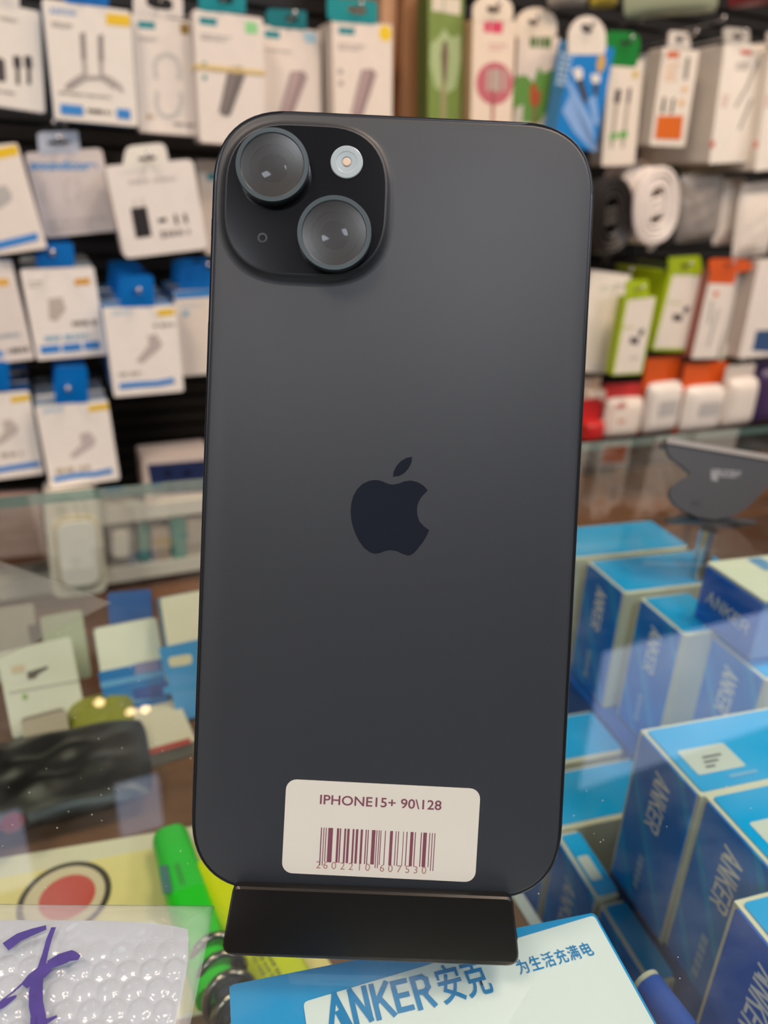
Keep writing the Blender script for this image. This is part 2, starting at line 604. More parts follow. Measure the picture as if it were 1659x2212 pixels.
# ================================================================== THE PHONE ON ITS STAND
def rotm(a, b, c):
    return Matrix.Rotation(R(c), 3, 'Z') @ Matrix.Rotation(R(b), 3, 'Y') @ Matrix.Rotation(R(a), 3, 'X')
CB = Matrix(((XC.x, YC.x, -FWD.x), (XC.y, YC.y, -FWD.y), (XC.z, YC.z, -FWD.z)))
PR = CB @ rotm(1.98, .59, -2.38)
PT = CAM + XC * .00133 - YC * .0001 + FWD * .15294 + PR @ Vector((0, 0, .0012))
PM = PR.to_4x4()
PM.translation = PT
MMX = .001
PW, PH, PRAD = 77.8 * MMX, 160.9 * MMX, 12.6 * MMX
phone = empty('smartphone', PM, 'black smartphone standing on the small stand, back and twin cameras facing out', 'smartphone')
def sq(i, cx=0, cy=0):
    return squircle(PW - 2 * i, PH - 2 * i, PRAD - i, 14, cx, cy)
frame_m = mat((46, 48, 53), .32, .75, var=.02, name='anodised_black')
loft('frame', [(sq(.0014), -.0078), (sq(.0005), -.0076), (sq(.0001), -.0069), (sq(0), -.006), (sq(0), -.0017), (sq(.00008), -.0010), (sq(.00028), -.00048), (sq(.0006), -.0002), (sq(.0009), -.0003)], frame_m, phone, angle=60)
prism('screen', sq(.0016), -.00795, -.0079, mat((6, 6, 8), .05, name='phone_screen'), phone)

def matte_glass():
    m = mat((41, 45, 51), .47, 0, .5, var=.015, scale=300, name='matte_back_glass')
    nt = m.node_tree
    b = nt.nodes['Principled BSDF']
    tc = nt.nodes.new('ShaderNodeTexCoord')
    nz = nt.nodes.new('ShaderNodeTexNoise')
    nz.inputs['Scale'].default_value = 6000
    bp = nt.nodes.new('ShaderNodeBump')
    bp.inputs['Strength'].default_value = .06
    bp.inputs['Distance'].default_value = .0001
    nt.links.new(tc.outputs['Object'], nz.inputs['Vector'])
    nt.links.new(nz.outputs['Fac'], bp.inputs['Height'])
    nt.links.new(bp.outputs['Normal'], b.inputs['Normal'])
    return m
back_m = matte_glass()
loft('back_glass', [(sq(.00092), -.0012), (sq(.00092), -.0003), (sq(.00105), -.0001), (sq(.0015), 0)], back_m, phone, angle=60)
pf = Face(phone, PM)
# camera plateau: glass swells up into a raised rounded square
def pc(x, y): return pf.p(x, y)
# plateau edges measured on the back plane
(ax, ay), (bx, by) = pc(492, 268), pc(826, 606)
pcx, pcy, pw, ph = (ax + bx) / 2 + .0002, (ay + by) / 2, (bx - ax), (ay - by)
def plat(o, r=.0102): return squircle(pw + 2 * o, ph + 2 * o, r + o, 12, pcx, pcy)
bump = loft('camera_plateau', [(plat(.0019), .00001), (plat(.0014), .00006), (plat(.001), .0002), (plat(.0006), .00048), (plat(.0003), .00085), (plat(.0001), .0012), (plat(-.0001), .00135), (plat(-.0004), .00142)], back_m, phone, cap0=False, angle=70)
prism('plateau_glass', plat(-.00035), .0013, .00146, mat((20, 22, 27), .12, 0, .5, var=.02, name='plateau_gloss'), phone)
ZP = .00146
PFACE = Face(phone, PM, ZP)
film = sheet_glass('lens_cover_glass', (160, 162, 164), .25, .05, (190, 188, 184), 1.55)
ringm = mat((62, 72, 76), .28, .6, var=.03, name='lens_ring_metal')
def lens(cx, cy, rpx, label):
    f = Face(phone, PM, ZP + .0024)
    c = f.p(cx, cy)
    e = f.p(cx + rpx, cy)
    r = math.hypot(e[0] - c[0], e[1] - c[1])
    L = bpy.data.objects.new('camera_lens', None)
    L.empty_display_size = .003
    COL.objects.link(L)
    L.parent = phone
    L.location = (c[0], c[1], ZP)
    L['label'] = label
    lathe('lens_ring', [(r * .985, 0), (r, .0006), (r, .0018), (r * .985, .0021), (r * .95, .00222), (r * .85, .00215), (r * .82, .0019), (r * .82, .0010)], ringm, L, 56, angle=50)
    lathe('lens_barrel', [(0, .0002), (r * .18, .0002), (r * .19, .0004), (r * .38, .0005), (r * .40, .0008), (r * .62, .0009), (r * .64, .0012), (r * .83, .0013), (r * .83, .0009)], mat((17, 17, 19), .35, name='lens_barrel_black'), L, 48, angle=20)
    lathe('lens_element', [(0, .0009), (r * .2, .00086), (r * .36, .0007), (r * .37, .0005)], mat((28, 30, 42), .06, 0, .8, var=0, name='lens_coating'), L, 32)
    lathe('protector', [(r * .985, .0022), (r * .965, .0024), (r * .90, .0023), (0, .0023)], film, L, 56)
    # edge of the stick-on protector
    lathe('protector_rim', [(r * 1.012, .0019), (r * 1.012, .0023), (r * .995, .00262), (r * .88, .00258), (r * .86, .00236)], mat((58, 70, 74), .25, 0, .6, var=.1, name='protector_rim'), L, 56)
lens(588, 356, 79, 'upper dark camera lens under a stick-on glass protector')
lens(722, 503, 80, 'lower dark camera lens under a scuffed glass protector')
def disc(cx, cy, rpx):
    c = PFACE.p(cx, cy)
    e = PFACE.p(cx + rpx, cy)
    return c, math.hypot(e[0] - c[0], e[1] - c[1])
c, r = disc(749, 351, 35)
fl = lathe('flash', [(0, .00006), (r * .3, .00008), (r * .34, .0002), (r * .62, .00024), (r * .66, .0003), (r * .95, .0003), (r, .0002), (r, 0)], mat((165, 178, 184), .25, 0, .6, var=.03, name='flash_diffuser'), phone, 36, angle=15)
fl.location = (c[0], c[1], ZP)
fe = lathe('flash_emitter', [(0, .0003), (r * .22, .00028), (r * .27, .00012)], mat((214, 192, 170), .3, name='flash_phosphor'), fl, 16)
c, r = disc(567, 514, 11)
mi = lathe('microphone', [(0, -.0001), (r * .55, -.0001), (r * .6, .00004), (r * .9, .00005), (r, .00002)], mat((30, 31, 34), .5), phone, 20)
mi.location = (c[0], c[1], ZP + .00004)
# side buttons
for (y0, y1) in ((462, 500), (690, 815)):
    a, b = pf.p(458, y0), pf.p(446, y1)
    box3('side_button', (-PW / 2 - .0004, b[1], -.0052), (-PW / 2 + .0002, a[1], -.0028), frame_m, phone)
# logo in polished glass
LB = [(820, 537), (760, 525), (700, 497), (655, 484), (610, 480), (540, 489), (460, 526), (395, 590), (350, 670), (325, 760), (318, 850), (325, 950), (345, 1040), (375, 1125), (420, 1212), (480, 1292), (550, 1345), (610, 1362), (670, 1352), (730, 1327), (800, 1316), (870, 1330), (930, 1360), (1000, 1382), (1035, 1375), (1070, 1355), (1130, 1290), (1190, 1210), (1230, 1140), (1255, 1080), (1195, 1037), (1140, 975), (1114, 900), (1109, 820), (1125, 750), (1165, 680), (1240, 605), (1190, 550), (1120, 506), (1040, 486), (960, 496), (890, 523)]
LL = [(822, 442), (832, 380), (865, 312), (920, 252), (985, 215), (1052, 203), (1046, 265), (1012, 340), (960, 396), (900, 432)]
logo_m = mat((24, 29, 40), .16, 0, .55, var=.02, name='logo_gloss')
for nm, P in (('logo', LB), ('logo_leaf', LL)):
    flat(nm, [[pf.p(700 + .1808 * x, 950 + .1808 * y) for x, y in P]], .00004, logo_m, phone)
# price sticker
def Z7(x, y): return (580 + .3014 * x, 1660 + .3014 * y)
st = [pf.p(*Z7(*q)) for q in ((125, 75), (1520, 145), (1480, 815), (98, 745))]
tl, tr, br, bl = [Vector(q) for q in st]
sx = ((tr - tl) + (br - bl)).normalized()
sy = Vector((-sx.y, sx.x))
sc = (tl + tr + br + bl) / 4
sw, sh = ((tr - tl).length + (br - bl).length) / 2, ((tl - bl).length + (tr - br).length) / 2
sticker = bpy.data.objects.new('price_sticker', None)
COL.objects.link(sticker)
sticker.empty_display_size = .005
sticker.parent = phone
sticker.matrix_local = Matrix(((sx.x, sy.x, 0, sc.x), (sx.y, sy.y, 0, sc.y), (0, 0, 1, 0), (0, 0, 0, 1)))
sticker['label'] = 'cream paper sticker with printed name and barcode'
prism('sticker_paper', rrect(sw, sh, .0022, 6), .00002, .00012, mat((200, 198, 189), .55, var=.02, name='sticker_paper'), sticker)
def sp(x, y):
    v = Vector(pf.p(*Z7(x, y))) - sc
    return (v.dot(sx), v.dot(sy))
ink = mat((112, 62, 78), .5, var=.08, scale=900, name='sticker_ink')
ink2 = mat((150, 110, 104), .5, var=.08, scale=900, name='sticker_ink_faint')
a, b = sp(368, 252), sp(1238, 296)
h = sp(368, 182)[1] - a[1]
textmesh('printed_name', 'IPHONE15+ 90\\128', h / .73, ink, sticker, a, math.atan2(b[1] - a[1], b[0] - a[0]), .00014, .000035, fit=math.hypot(b[0] - a[0], b[1] - a[1]))
BARS = [(377, 385, 1), (396, 402, 1), (412, 418, 0), (430, 464, 0), (492, 508, 0), (513, 522, 0), (545, 558, 0), (566, 583, 0), (604, 617, 0), (628, 645, 0), (662, 678, 0), (697, 705, 0), (713, 720, 0), (742, 768, 0), (775, 781, 1), (791, 797, 1), (804, 810, 0), (836, 842, 0), (872, 893, 0), (912, 918, 0), (930, 936, 0), (966, 971, 0), (990, 997, 0), (1018, 1040, 0), (1050, 1057, 0), (1093, 1100, 0), (1110, 1136, 0), (1153, 1159, 0), (1172, 1178, 1), (1190, 1196, 1)]
ya, yb, yc = sp(785, 441)[1], sp(770, 687)[1], sp(770, 712)[1]
bp_ = []
for x0, x1, g in BARS:
    xa, xb = sp(x0, 420 + (x0 - 377) * .055)[0], sp(x1, 420 + (x1 - 377) * .055)[0]
    bp_.append([(xa, ya), (xa, yc if g else yb), (xb, yc if g else yb), (xb, ya)])
flat('barcode', bp_, .00014, ink, sticker)
for t, x in zip('2602210607530', (338, 388, 448, 510, 570, 632, 690, 793, 853, 915, 975, 1034, 1094)):
    q = sp(x, 712 + (x - 338) * .052)
    textmesh('barcode_digit', t, .0022, ink2, sticker, q, 0, .00014, 0)
# the stand
sblk = mat((17, 15, 14), .28, 0, .5, var=.05, name='stand_black')
ZL = .0031
lip_f = Face(phone, PM, ZL)
def lp(x, y): return lip_f.p(x, y)
stand = empty('phone_stand', basis(Vector((PT.x, .112, 0)), Vector((1, 0, 0)), Vector((0, 1, 0)), UP), 'small black plastic phone stand holding the smartphone', 'phone stand')
SI = stand.matrix_world.inverted()
def round_poly(P, rad, seg=5):
    out = []
    n = len(P)
    for i in range(n):
        a, b, c_ = Vector(P[i - 1]), Vector(P[i]), Vector(P[(i + 1) % n])
        r_ = rad[i] if isinstance(rad, (list, tuple)) else rad
        d1, d2 = (a - b), (c_ - b)
        t = min(r_, d1.length * .45, d2.length * .45)
        p0, p2 = b + d1.normalized() * t, b + d2.normalized() * t
        for k in range(seg + 1):
            u = k / seg
            out.append(tuple(p0 * (1 - u) ** 2 + b * 2 * u * (1 - u) + p2 * u * u))
    return out
lipP = round_poly([lp(*q) for q in ((503, 1916), (1108, 1940), (1124, 2090), (476, 2065))], [.0012, .0014, .003, .003])
lip = prism('front_lip', lipP, ZL - .0025, ZL, sblk, None, bev=.0004)
def to_stand(o):
    """move a mesh made in phone space into the stand"""
    o.data.transform(SI @ PM)
    o.data.update()
    o.parent = stand
to_stand(lip)
to_stand(prism('back_rest', rrect(.056, .095, .006, 5, 0, -PH / 2 + .046), -.0118, -.0086, sblk, None, bev=.0004))
zb = (PM @ Vector((0, -PH / 2, -.004))).z
box3('ledge', (-.029, -.003, .0036), (.029, .010, zb - .0006), sblk, stand)
box3('base_plate', (-.03, -.005, .0001), (.03, .062, .0035), sblk, stand)
prism('strut', [(.012, .0034), (.060, .0034), (.056, .008), (.026, .040)], -.004, .004, sblk, stand).matrix_local = Matrix(((0, 0, 1, 0), (1, 0, 0, 0), (0, 1, 0, 0), (0, 0, 0, 1)))


# ================================================================== THE GLASS COUNTER
counter = empty('display_counter', basis(cpt(0, 0, FLOOR_Z), CE1, CE2, UP), 'glass topped shop counter with a wooden deck inside, phone stands on top', 'counter')
cz = -FLOOR_Z
FAR = CE2.dot(onz(430, 1034, 0))
NEAR = -.16
top_glass = sheet_glass('counter_glass', (240, 246, 243), 0.0, .05, (235, 238, 240), 1.52, smear=True)
edge_m = sheet_glass('counter_glass_edge', (120, 160, 150), .1, .45, (150, 176, 168), 1.5)
o = prism('glass_top', rrect(2.2, FAR - NEAR, .002, 1, .2, (FAR + NEAR) / 2), cz - .006, cz, top_glass, counter)
me = o.data
me.materials.append(edge_m)
for p_ in me.polygons:
    if abs(p_.normal.z) < .5: p_.material_index = 1
deck_m = wood('deck_wood', (132, 94, 72), (98, 66, 50), (5, 30, 30), .5)
SPLIT = CE1.dot(onz(1150, 2010, DECK))
box3('deck', (-.9, NEAR, cz + DECK - .016), (SPLIT, FAR - .01, cz + DECK), deck_m, counter)
box3('lower_deck', (SPLIT + .006, NEAR, cz - .205 - .016), (1.3, FAR - .01, cz - .205), deck_m, counter)
box3('divider', (SPLIT, NEAR + .013, cz - .22), (SPLIT + .005, FAR - .011, cz + DECK + .001), mat((186, 190, 194), .4), counter)
box3('front_panel', (-.9, NEAR, .05), (1.3, NEAR + .012, cz - .006), mat((190, 188, 182), .5), counter)
for x in (-.9, 1.285):
    box3('side_panel', (x, NEAR + .012, .0), (x + .015, FAR - .01, cz - .006), mat((190, 188, 182), .5), counter)
box3('plinth', (-.88, NEAR + .05, 0), (1.28, FAR - .06, .06), mat((40, 38, 36), .5), counter)
box3('rear_shelf', (-.885, NEAR + .05, cz - .5), (1.285, FAR - .02, cz - .485), deck_m, counter)


# ================================================================== THINGS HANGING ON THE WALL
hooks = []
def fit_rect(px, off):
    P0 = WP + WN * off
    q = [onpl(x, y, P0, WN) for x, y in px]
    v = [Vector(((k - WP).dot(WU), k.z)) for k in q]
    tl, tr, br, bl = v
    ex = ((tr - tl) + (br - bl)).normalized()
    ey = Vector((-ex.y, ex.x))
    lean = ((tl - bl) + (tr - br)).normalized()
    # in-plane turn: mean of the two edge directions
    ey2 = (ey + lean).normalized()
    ex2 = Vector((ey2.y, -ey2.x))
    w = ((tr - tl).length + (br - bl).length) / 2
    h = ((tl - bl).length + (tr - br).length) / 2
    c = (tl + tr + br + bl) / 4
    b = c - ey2 * h / 2
    X = WU * ex2.x + UP * ex2.y
    Y = WU * ey2.x + UP * ey2.y
    O = wallpt(b.x, off, b.y)
    return basis(O, X, Y, WN), w, h

def hole_tab(name, outer, hc, hr, z0, z1, m, parent, n=36):
    """card tab with a real slot: outer convex outline, slot centre and half sizes"""
    outer = ccw(outer)
    ring, hole = [], []
    for i in range(n):
        a = 2 * math.pi * (i + .5) / n
        d = (math.cos(a), math.sin(a))
        best = None
        for j in range(len(outer)):
            p, q = outer[j], outer[(j + 1) % len(outer)]
            ex, ey = q[0] - p[0], q[1] - p[1]
            den = d[0] * ey - d[1] * ex
            if abs(den) < 1e-12: continue
            t = ((p[0] - hc[0]) * ey - (p[1] - hc[1]) * ex) / den
            s = ((p[0] - hc[0]) * d[1] - (p[1] - hc[1]) * d[0]) / den
            if t > 0 and -1e-6 <= s <= 1 + 1e-6: best = t if best is None else max(best, t)
        best = best or .001
        ring.append((hc[0] + d[0] * best, hc[1] + d[1] * best))
        hole.append((hc[0] + hr[0] * math.copysign(abs(d[0]) ** .7, d[0]), hc[1] + hr[1] * math.copysign(abs(d[1]) ** .7, d[1])))
    V = [(p[0], p[1], z1) for p in ring] + [(p[0], p[1], z1) for p in hole] + [(p[0], p[1], z0) for p in ring] + [(p[0], p[1], z0) for p in hole]
    Fc = []
    for i in range(n):
        j = (i + 1) % n
        Fc += [(i, j, n + j, n + i), (2 * n + j, 2 * n + i, 3 * n + i, 3 * n + j), (i, 2 * n + i, 2 * n + j, j), (n + j, 3 * n + j, 3 * n + i, n + i)]
    return mesh(name, V, Fc, m, parent)

def hook(f, px, off, label, tip=.012, r=.0018):
    """steel rod from the slats out through a tab"""
    q = onpl(px[0], px[1], WP + WN * off, WN)
    b = q - WN * (off - SLAT)
    t = empty('display_hook', basis(b, WU, UP, WN), label, 'hook', 'steel display hooks')
    L = off - SLAT + tip
    tube('rod', [(0, 0, 0), (0, 0, L * .5), (0, 0, L - .006), (0, .001, L - .002), (0, .003, L)], r, CHROME, t, 8)
    sphere('rod_tip', (0, .0035, L), r * 1.9, CHROME, t, 10, 6)
    box3('clip', (-.008, -.012, -.003), (.008, .012, .002), mat((30, 30, 30), .4), t)
    return t

def wbox(name, label, cat, px, face, side=None, off=0.0, t=.04, tab=None, rad=.003, stack=0, short=None, group=None, hk=True, tiplen=.012, stack_t=None):
    """a hanging carton. tab = (pixel outline, colour, slot centre pixel, slot half sizes in pixels)"""
    M, w, h = fit_rect(px, off)
    root = empty(name, M, label, cat, group)
    side = side or face
    prism('carton', rrect(w, h, rad, 4, 0, h / 2), -t, 0, None, root, mats=[mat(side), mat(face)], capidx=1)
    f = Face(root, M)
    if tab:
        outl, tc_, hc, hr = tab
        O = [f.p(*q) for q in outl]
        a, b_ = f.p(*hc), f.p(hc[0] + hr[0], hc[1] - hr[1])
        hole_tab('hang_tab', O, a, (abs(b_[0] - a[0]), abs(b_[1] - a[1])), -.0022, -.0006 if False else .0003, mat(tc_, .35), root)
        if hk:
            hook(f, (hc[0], hc[1] - hr[1] * .3), off, 'steel display hook carrying the ' + (short or label), tiplen)
    f.w, f.h, f.t = w, h, t
    f.stack = []
    root['_n'] = 0
    del root['_n']
    if stack:
        st_ = stack_t or (t + .0015)
        srcs = list(root.children)
        for k in range(1, stack + 1):
            r2 = root.copy()
            COL.objects.link(r2)
            r2.matrix_world = M @ Matrix.Translation((0, .0015 * k, -st_ * k))
            ordn = ('second', 'third', 'fourth', 'fifth', 'sixth')[k - 1]
            r2['label'] = '%s one back on the hook behind the %s' % (ordn, short)
            r2['group'] = 'boxes hanging behind others'
            for ch in srcs:
                c2 = ch.copy()
                COL.objects.link(c2)
                c2.parent = r2
    return f

AB = (0, 108, 190)         # strong blue of the charger cartons
AB2 = (60, 140, 215)
YEL = (240, 200, 40)
TEAL = (20, 140, 150)
GREY = (120, 112, 108)
DK = (45, 40, 40)
def tabrect(x0, y0, x1, y1, sl=0.0):
    return [(x0, y0 - sl * (x1 - x0) / 2), (x1, y0 + sl * (x1 - x0) / 2), (x1, y1), (x0, y1)]

# ---- left display, top row
f = wbox('adapter_box', 'white adapter box with two printed black plugs, cut by the left picture edge', 'box', [(-95, -6), (88, 20), (96, 246), (-80, 216)], WHITE, (200, 200, 205), .0, .03, short='white adapter box at the left edge', tab=([(-60, -60), (40, -50), (42, 18), (-58, 8)], (230, 226, 220), (-10, -28), (16, 8)))
f.words(0, 34, 40, 52, (90, 84, 80), 2)
f.quad('printed_picture', -20, 122, 13, 178, (80, 72, 72), r=.2)
for x in (38, 62):
    f.poly('printed_plug', [[(x - 10, 120), (x + 6, 122), (x + 8, 147), (x - 8, 146)], [(x - 4, 147), (x + 4, 147), (x + 5, 183), (x - 3, 182)]], (62, 56, 56))
f.words(-8, 192, 32, 206, (100, 92, 88), 1)

f = wbox('cable_box', 'white cable box with yellow corner badge and two grey connectors, top row', 'box', [(92, 0), (282, 20), (298, 275), (117, 256)], WHITE, (120, 165, 205), .015, .03, tab=([(140, -46), (234, -36), (235, 16), (140, 6)], AB, (186, -22), (16, 7)), short='cable box with the yellow corner badge', stack=1)
f.word('ANKER', 108, 29, 164, 35, 13, (70, 140, 200), mark=True)
f.words(111, 46, 157, 64, (120, 110, 100), 2)
f.poly('printed_badge', [[(229, 28), (281, 33), (281, 58), (229, 53)]], YEL)
f.poly('printed_picture', [[(172, 72), (184, 70), (187, 128), (176, 130)], [(211, 76), (223, 75), (224, 134), (213, 134)]], (150, 142, 140))
f.lines('printed_cable', [[(182, 128), (184, 160), (170, 168), (150, 182), (142, 192)], [(218, 132), (219, 162), (240, 172), (258, 186), (264, 198)], [(150, 190), (185, 168), (220, 168), (250, 190)]], 9, (178, 170, 166))
f.words(126, 196, 240, 214, (120, 112, 105), 1)
f.poly('printed_badge', [[(130, 224), (179, 229), (180, 250), (131, 246)], [(252, 234), (281, 237), (282, 258), (253, 255)]], AB2)
f.words(188, 232, 242, 250, (70, 64, 60), 1)

f = wbox('cable_box', 'white cable box with teal logo, brown corner square and a printed grey cable loop', 'box', [(285, 30), (412, 44), (426, 296), (300, 283)], (236, 226, 216), (205, 196, 190), .0, .03, tab=([(288, -20), (394, -8), (396, 40), (288, 32)], (232, 224, 216), (345, 6), (28, 10)), short='white box with the printed cable loop')
f.poly('printed_badge', [[(297, 45), (334, 48), (335, 63), (298, 60)]], TEAL)
f.poly('printed_seal', [[(389, 50), (408, 52), (409, 75), (390, 73)]], (150, 120, 50))
f.words(298, 76, 342, 92, (170, 160, 155), 2)
f.lines('printed_cable', [[(338, 170), (334, 140), (342, 122), (362, 116), (380, 126), (388, 150), (386, 172)], [(340, 196), (338, 225), (346, 246), (364, 254), (384, 244), (392, 220), (390, 200)]], 9, (204, 202, 194))
f.words(318, 244, 334, 260, (170, 130, 60), 1)
f.words(374, 262, 420, 276, (150, 142, 138), 1)

def charger_print(f, x0, y0, x1, y1, w0, w1, c):
    dx, dy = x1 - x0, y1 - y0
    l = math.hypot(dx, dy)
    ex, ey = -dy / l, dx / l
    f.poly('printed_picture', [[(x0 - ex * w0, y0 - ey * w0), (x0 - ex * w0 * .3 - dx * .08, y0 - ey * w0 * .3 - dy * .08), (x0 + ex * w0, y0 + ey * w0), (x1 + ex * w1, y1 + ey * w1), (x1 + dx * .05, y1 + dy * .05), (x1 - ex * w1, y1 - ey * w1)]], c)
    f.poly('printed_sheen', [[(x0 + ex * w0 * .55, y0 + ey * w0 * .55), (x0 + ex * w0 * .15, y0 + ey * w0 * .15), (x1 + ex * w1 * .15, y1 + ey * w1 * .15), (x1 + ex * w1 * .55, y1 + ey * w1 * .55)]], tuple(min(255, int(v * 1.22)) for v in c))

f = wbox('car_charger_box', 'white car charger box with a dark grey charger and a yellow rubber band', 'box', [(417, 20), (566, 38), (576, 318), (432, 306)], (238, 228, 218), (206, 196, 190), .02, .04, tab=([(428, -32), (530, -24), (531, 30), (430, 24)], TEAL, (486, -3), (18, 7)), short='car charger box with the rubber band')
f.poly('printed_badge', [[(430, 36), (468, 40), (469, 56), (431, 52)]], TEAL)
f.poly('printed_seal', [[(529, 46), (556, 49), (557, 74), (530, 71)]], (150, 220, 150))
f.words(432, 70, 500, 94, (170, 165, 160), 2)
f.poly('printed_icon', [[(436, 134), (445, 134), (446, 143), (437, 143)], [(437, 163), (446, 163), (447, 172), (438, 172)]], (60, 150, 140))
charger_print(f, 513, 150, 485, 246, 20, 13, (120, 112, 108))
M_, w_, h_ = fit_rect([(417, 20), (566, 38), (576, 318), (432, 306)], .02)
ya = f.p(490, 150)[1]
band = box3('rubber_band', (-w_ / 2 - .0008, ya - .0025, -.0408), (w_ / 2 + .0008, ya + .0025, .0008), mat((222, 196, 130), .5), f.root)

f = wbox('car_charger_box', 'white car charger box in shiny wrap between the two others, purple grey charger', 'box', [(568, 55), (692, 66), (696, 310), (574, 304)], (240, 228, 216), (210, 200, 192), -.015, .04, tab=([(574, 18), (662, 24), (662, 66), (575, 58)], (16, 118, 126), (630, 40), (14, 5)), short='shrink-wrapped car charger box')
f.poly('printed_badge', [[(571, 65), (604, 68), (605, 84), (572, 81)]], TEAL)
f.poly('printed_seal', [[(657, 68), (682, 71), (683, 94), (658, 91)]], (170, 205, 220))
f.words(572, 102, 630, 118, (190, 182, 178), 1)
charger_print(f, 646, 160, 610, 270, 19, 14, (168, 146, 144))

f = wbox('car_charger_box', 'white car charger box beside the wooden post, round yellow seal on its corner', 'box', [(716, 44), (848, 52), (846, 312), (724, 308)], (242, 228, 214), (214, 204, 194), .01, .05, tab=([(706, -6), (815, 2), (815, 54), (708, 46)], (20, 145, 150), (772, 22), (20, 6)), short='car charger box beside the wooden post')
f.poly('printed_badge', [[(731, 58), (766, 61), (766, 76), (731, 73)]], TEAL)
c_ = f.p(832, 72)
flat('printed_seal', [ellipse(.0085, .0085, 20, c_[0], c_[1])], f.lift(), mat((250, 215, 60), .25), f.root)
f.words(731, 92, 790, 112, (180, 172, 168), 2)
f.poly('printed_icon', [[(730, 148), (740, 149), (740, 160), (730, 159)], [(731, 174), (741, 175), (741, 186), (731, 185)]], (190, 180, 175))
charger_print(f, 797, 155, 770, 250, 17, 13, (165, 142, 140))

# ---- left display, second row
f = wbox('charger_box', 'white charger box with blue stripe, cut by the left edge below the adapter box', 'box', [(-75, 322), (38, 306), (100, 533), (-20, 556)], (240, 230, 220), (40, 110, 175), .03, .04, short='white box at the left edge, second row')
f.poly('printed_badge', [[(-20, 324), (36, 313), (40, 335), (-14, 346)]], YEL)
f.poly('printed_picture', [[(-10, 405), (12, 400), (26, 420), (24, 434), (-2, 452), (-14, 440)]], (190, 188, 184))
f.poly('printed_stripe', [[(-14, 524), (80, 502), (84, 518), (-10, 541)]], AB2)

f = wbox('earphone_pouch', 'grey translucent earphone pouch with blue soundcore lettering', 'packet', [(48, 330), (222, 320), (254, 498), (100, 514)], (214, 204, 200), (170, 172, 180), .0, .02, rad=.005, tab=([(80, 286), (168, 282), (174, 330), (84, 334)], (186, 194, 208), (127, 308), (24, 6)), short='grey earphone pouch')
f.word('soundcore', 66, 366, 212, 366, 20, (90, 150, 205), bold=.07)
f.lines('printed_picture', [[(150, 385), (140, 400), (142, 425), (150, 440)], [(165, 385), (172, 410), (165, 430)], [(95, 392), (92, 420), (98, 440)]], 4, (196, 188, 184))
f.words(100, 475, 235, 492, (190, 182, 178), 2)

f = wbox('charger_box', 'rounded white box with a printed black wall charger and plugs', 'box', [(235, 364), (412, 338), (452, 538), (262, 558)], (240, 232, 224), (216, 206, 196), .045, .03, rad=.006, tab=(round_poly([(262, 376), (272, 316), (356, 308), (366, 356)], 14), (240, 236, 224), (318, 342), (20, 5)), short='white box with the printed black charger')
f.words(276, 384, 382, 396, (200, 194, 190), 1)
f.poly('printed_picture', [[(282, 450), (316, 446), (328, 510), (294, 515)]], (45, 42, 44))
f.poly('printed_prong', [[(288, 430), (292, 430), (294, 449), (290, 450)], [(304, 428), (308, 427), (311, 446), (307, 447)]], (210, 200, 190))
f.poly('printed_plug', [[(341, 473), (358, 470), (360, 478), (343, 481)], [(375, 464), (381, 463), (386, 484), (380, 485)], [(395, 462), (401, 461), (406, 481), (400, 482)]], (60, 54, 54))
f.words(345, 494, 412, 512, (150, 140, 135), 1)

f = wbox('charger_box', 'cream box with a small teal mark half hidden behind the phone camera', 'box', [(430, 350), (540, 342), (548, 545), (440, 552)], (226, 210, 194), (200, 186, 172), -.03, .03, short='cream box half hidden behind the phone', hk=False)
f.poly('printed_badge', [[(447, 376), (480, 374), (481, 388), (448, 390)]], TEAL)

# ---- left display, third row
f = wbox('charger_box', 'white charger box at the left edge, third row, orange print near its right side', 'box', [(-80, 570), (20, 560), (78, 774), (-40, 790)], (238, 228, 220), (60, 120, 180), .02, .04, short='white box at the left edge, third row')
f.poly('printed_badge', [[(-8, 604), (17, 601), (20, 616), (-5, 619)]], (235, 180, 70))
f.words(-10, 720, 45, 730, (170, 180, 186), 1)
f.poly('printed_stripe', [[(-30, 762), (5, 757), (8, 770), (-27, 775)]], AB2)
f.words(14, 750, 64, 762, (110, 104, 100), 1)

BLUETAB = lambda x0, y0, x1, y1: round_poly([(x0, y1), (x0 + 3, y0), (x1 - 4, y0 - 2), (x1, y1 - 2)], 5)
f = wbox('charger_box', 'white charger box with orange badge and three blue printed tiles', 'box', [(44, 586), (207, 572), (226, 766), (80, 779)], (249, 241, 232), (150, 165, 175), .02, .045, tab=(BLUETAB(78, 526, 162, 578), AB, (113, 548), (14, 5)), short='white box with the three blue printed tiles', stack=2, tiplen=.03)
f.poly('printed_badge', [[(160, 603), (193, 600), (195, 614), (162, 617)]], (224, 160, 50))
f.words(60, 606, 95, 622, (180, 170, 160), 2)
f.poly('printed_picture', [[(104, 645), (134, 642), (142, 668), (122, 694), (106, 690)]], (200, 188, 176))
f.words(154, 690, 212, 704, (130, 120, 110), 1)
f.words(95, 722, 195, 734, (150, 190, 210), 1)
f.poly('printed_tile', [[(86, 748), (128, 744), (131, 760), (89, 764)], [(133, 744), (174, 740), (177, 756), (136, 760)], [(180, 739), (214, 736), (217, 752), (183, 755)]], AB2)

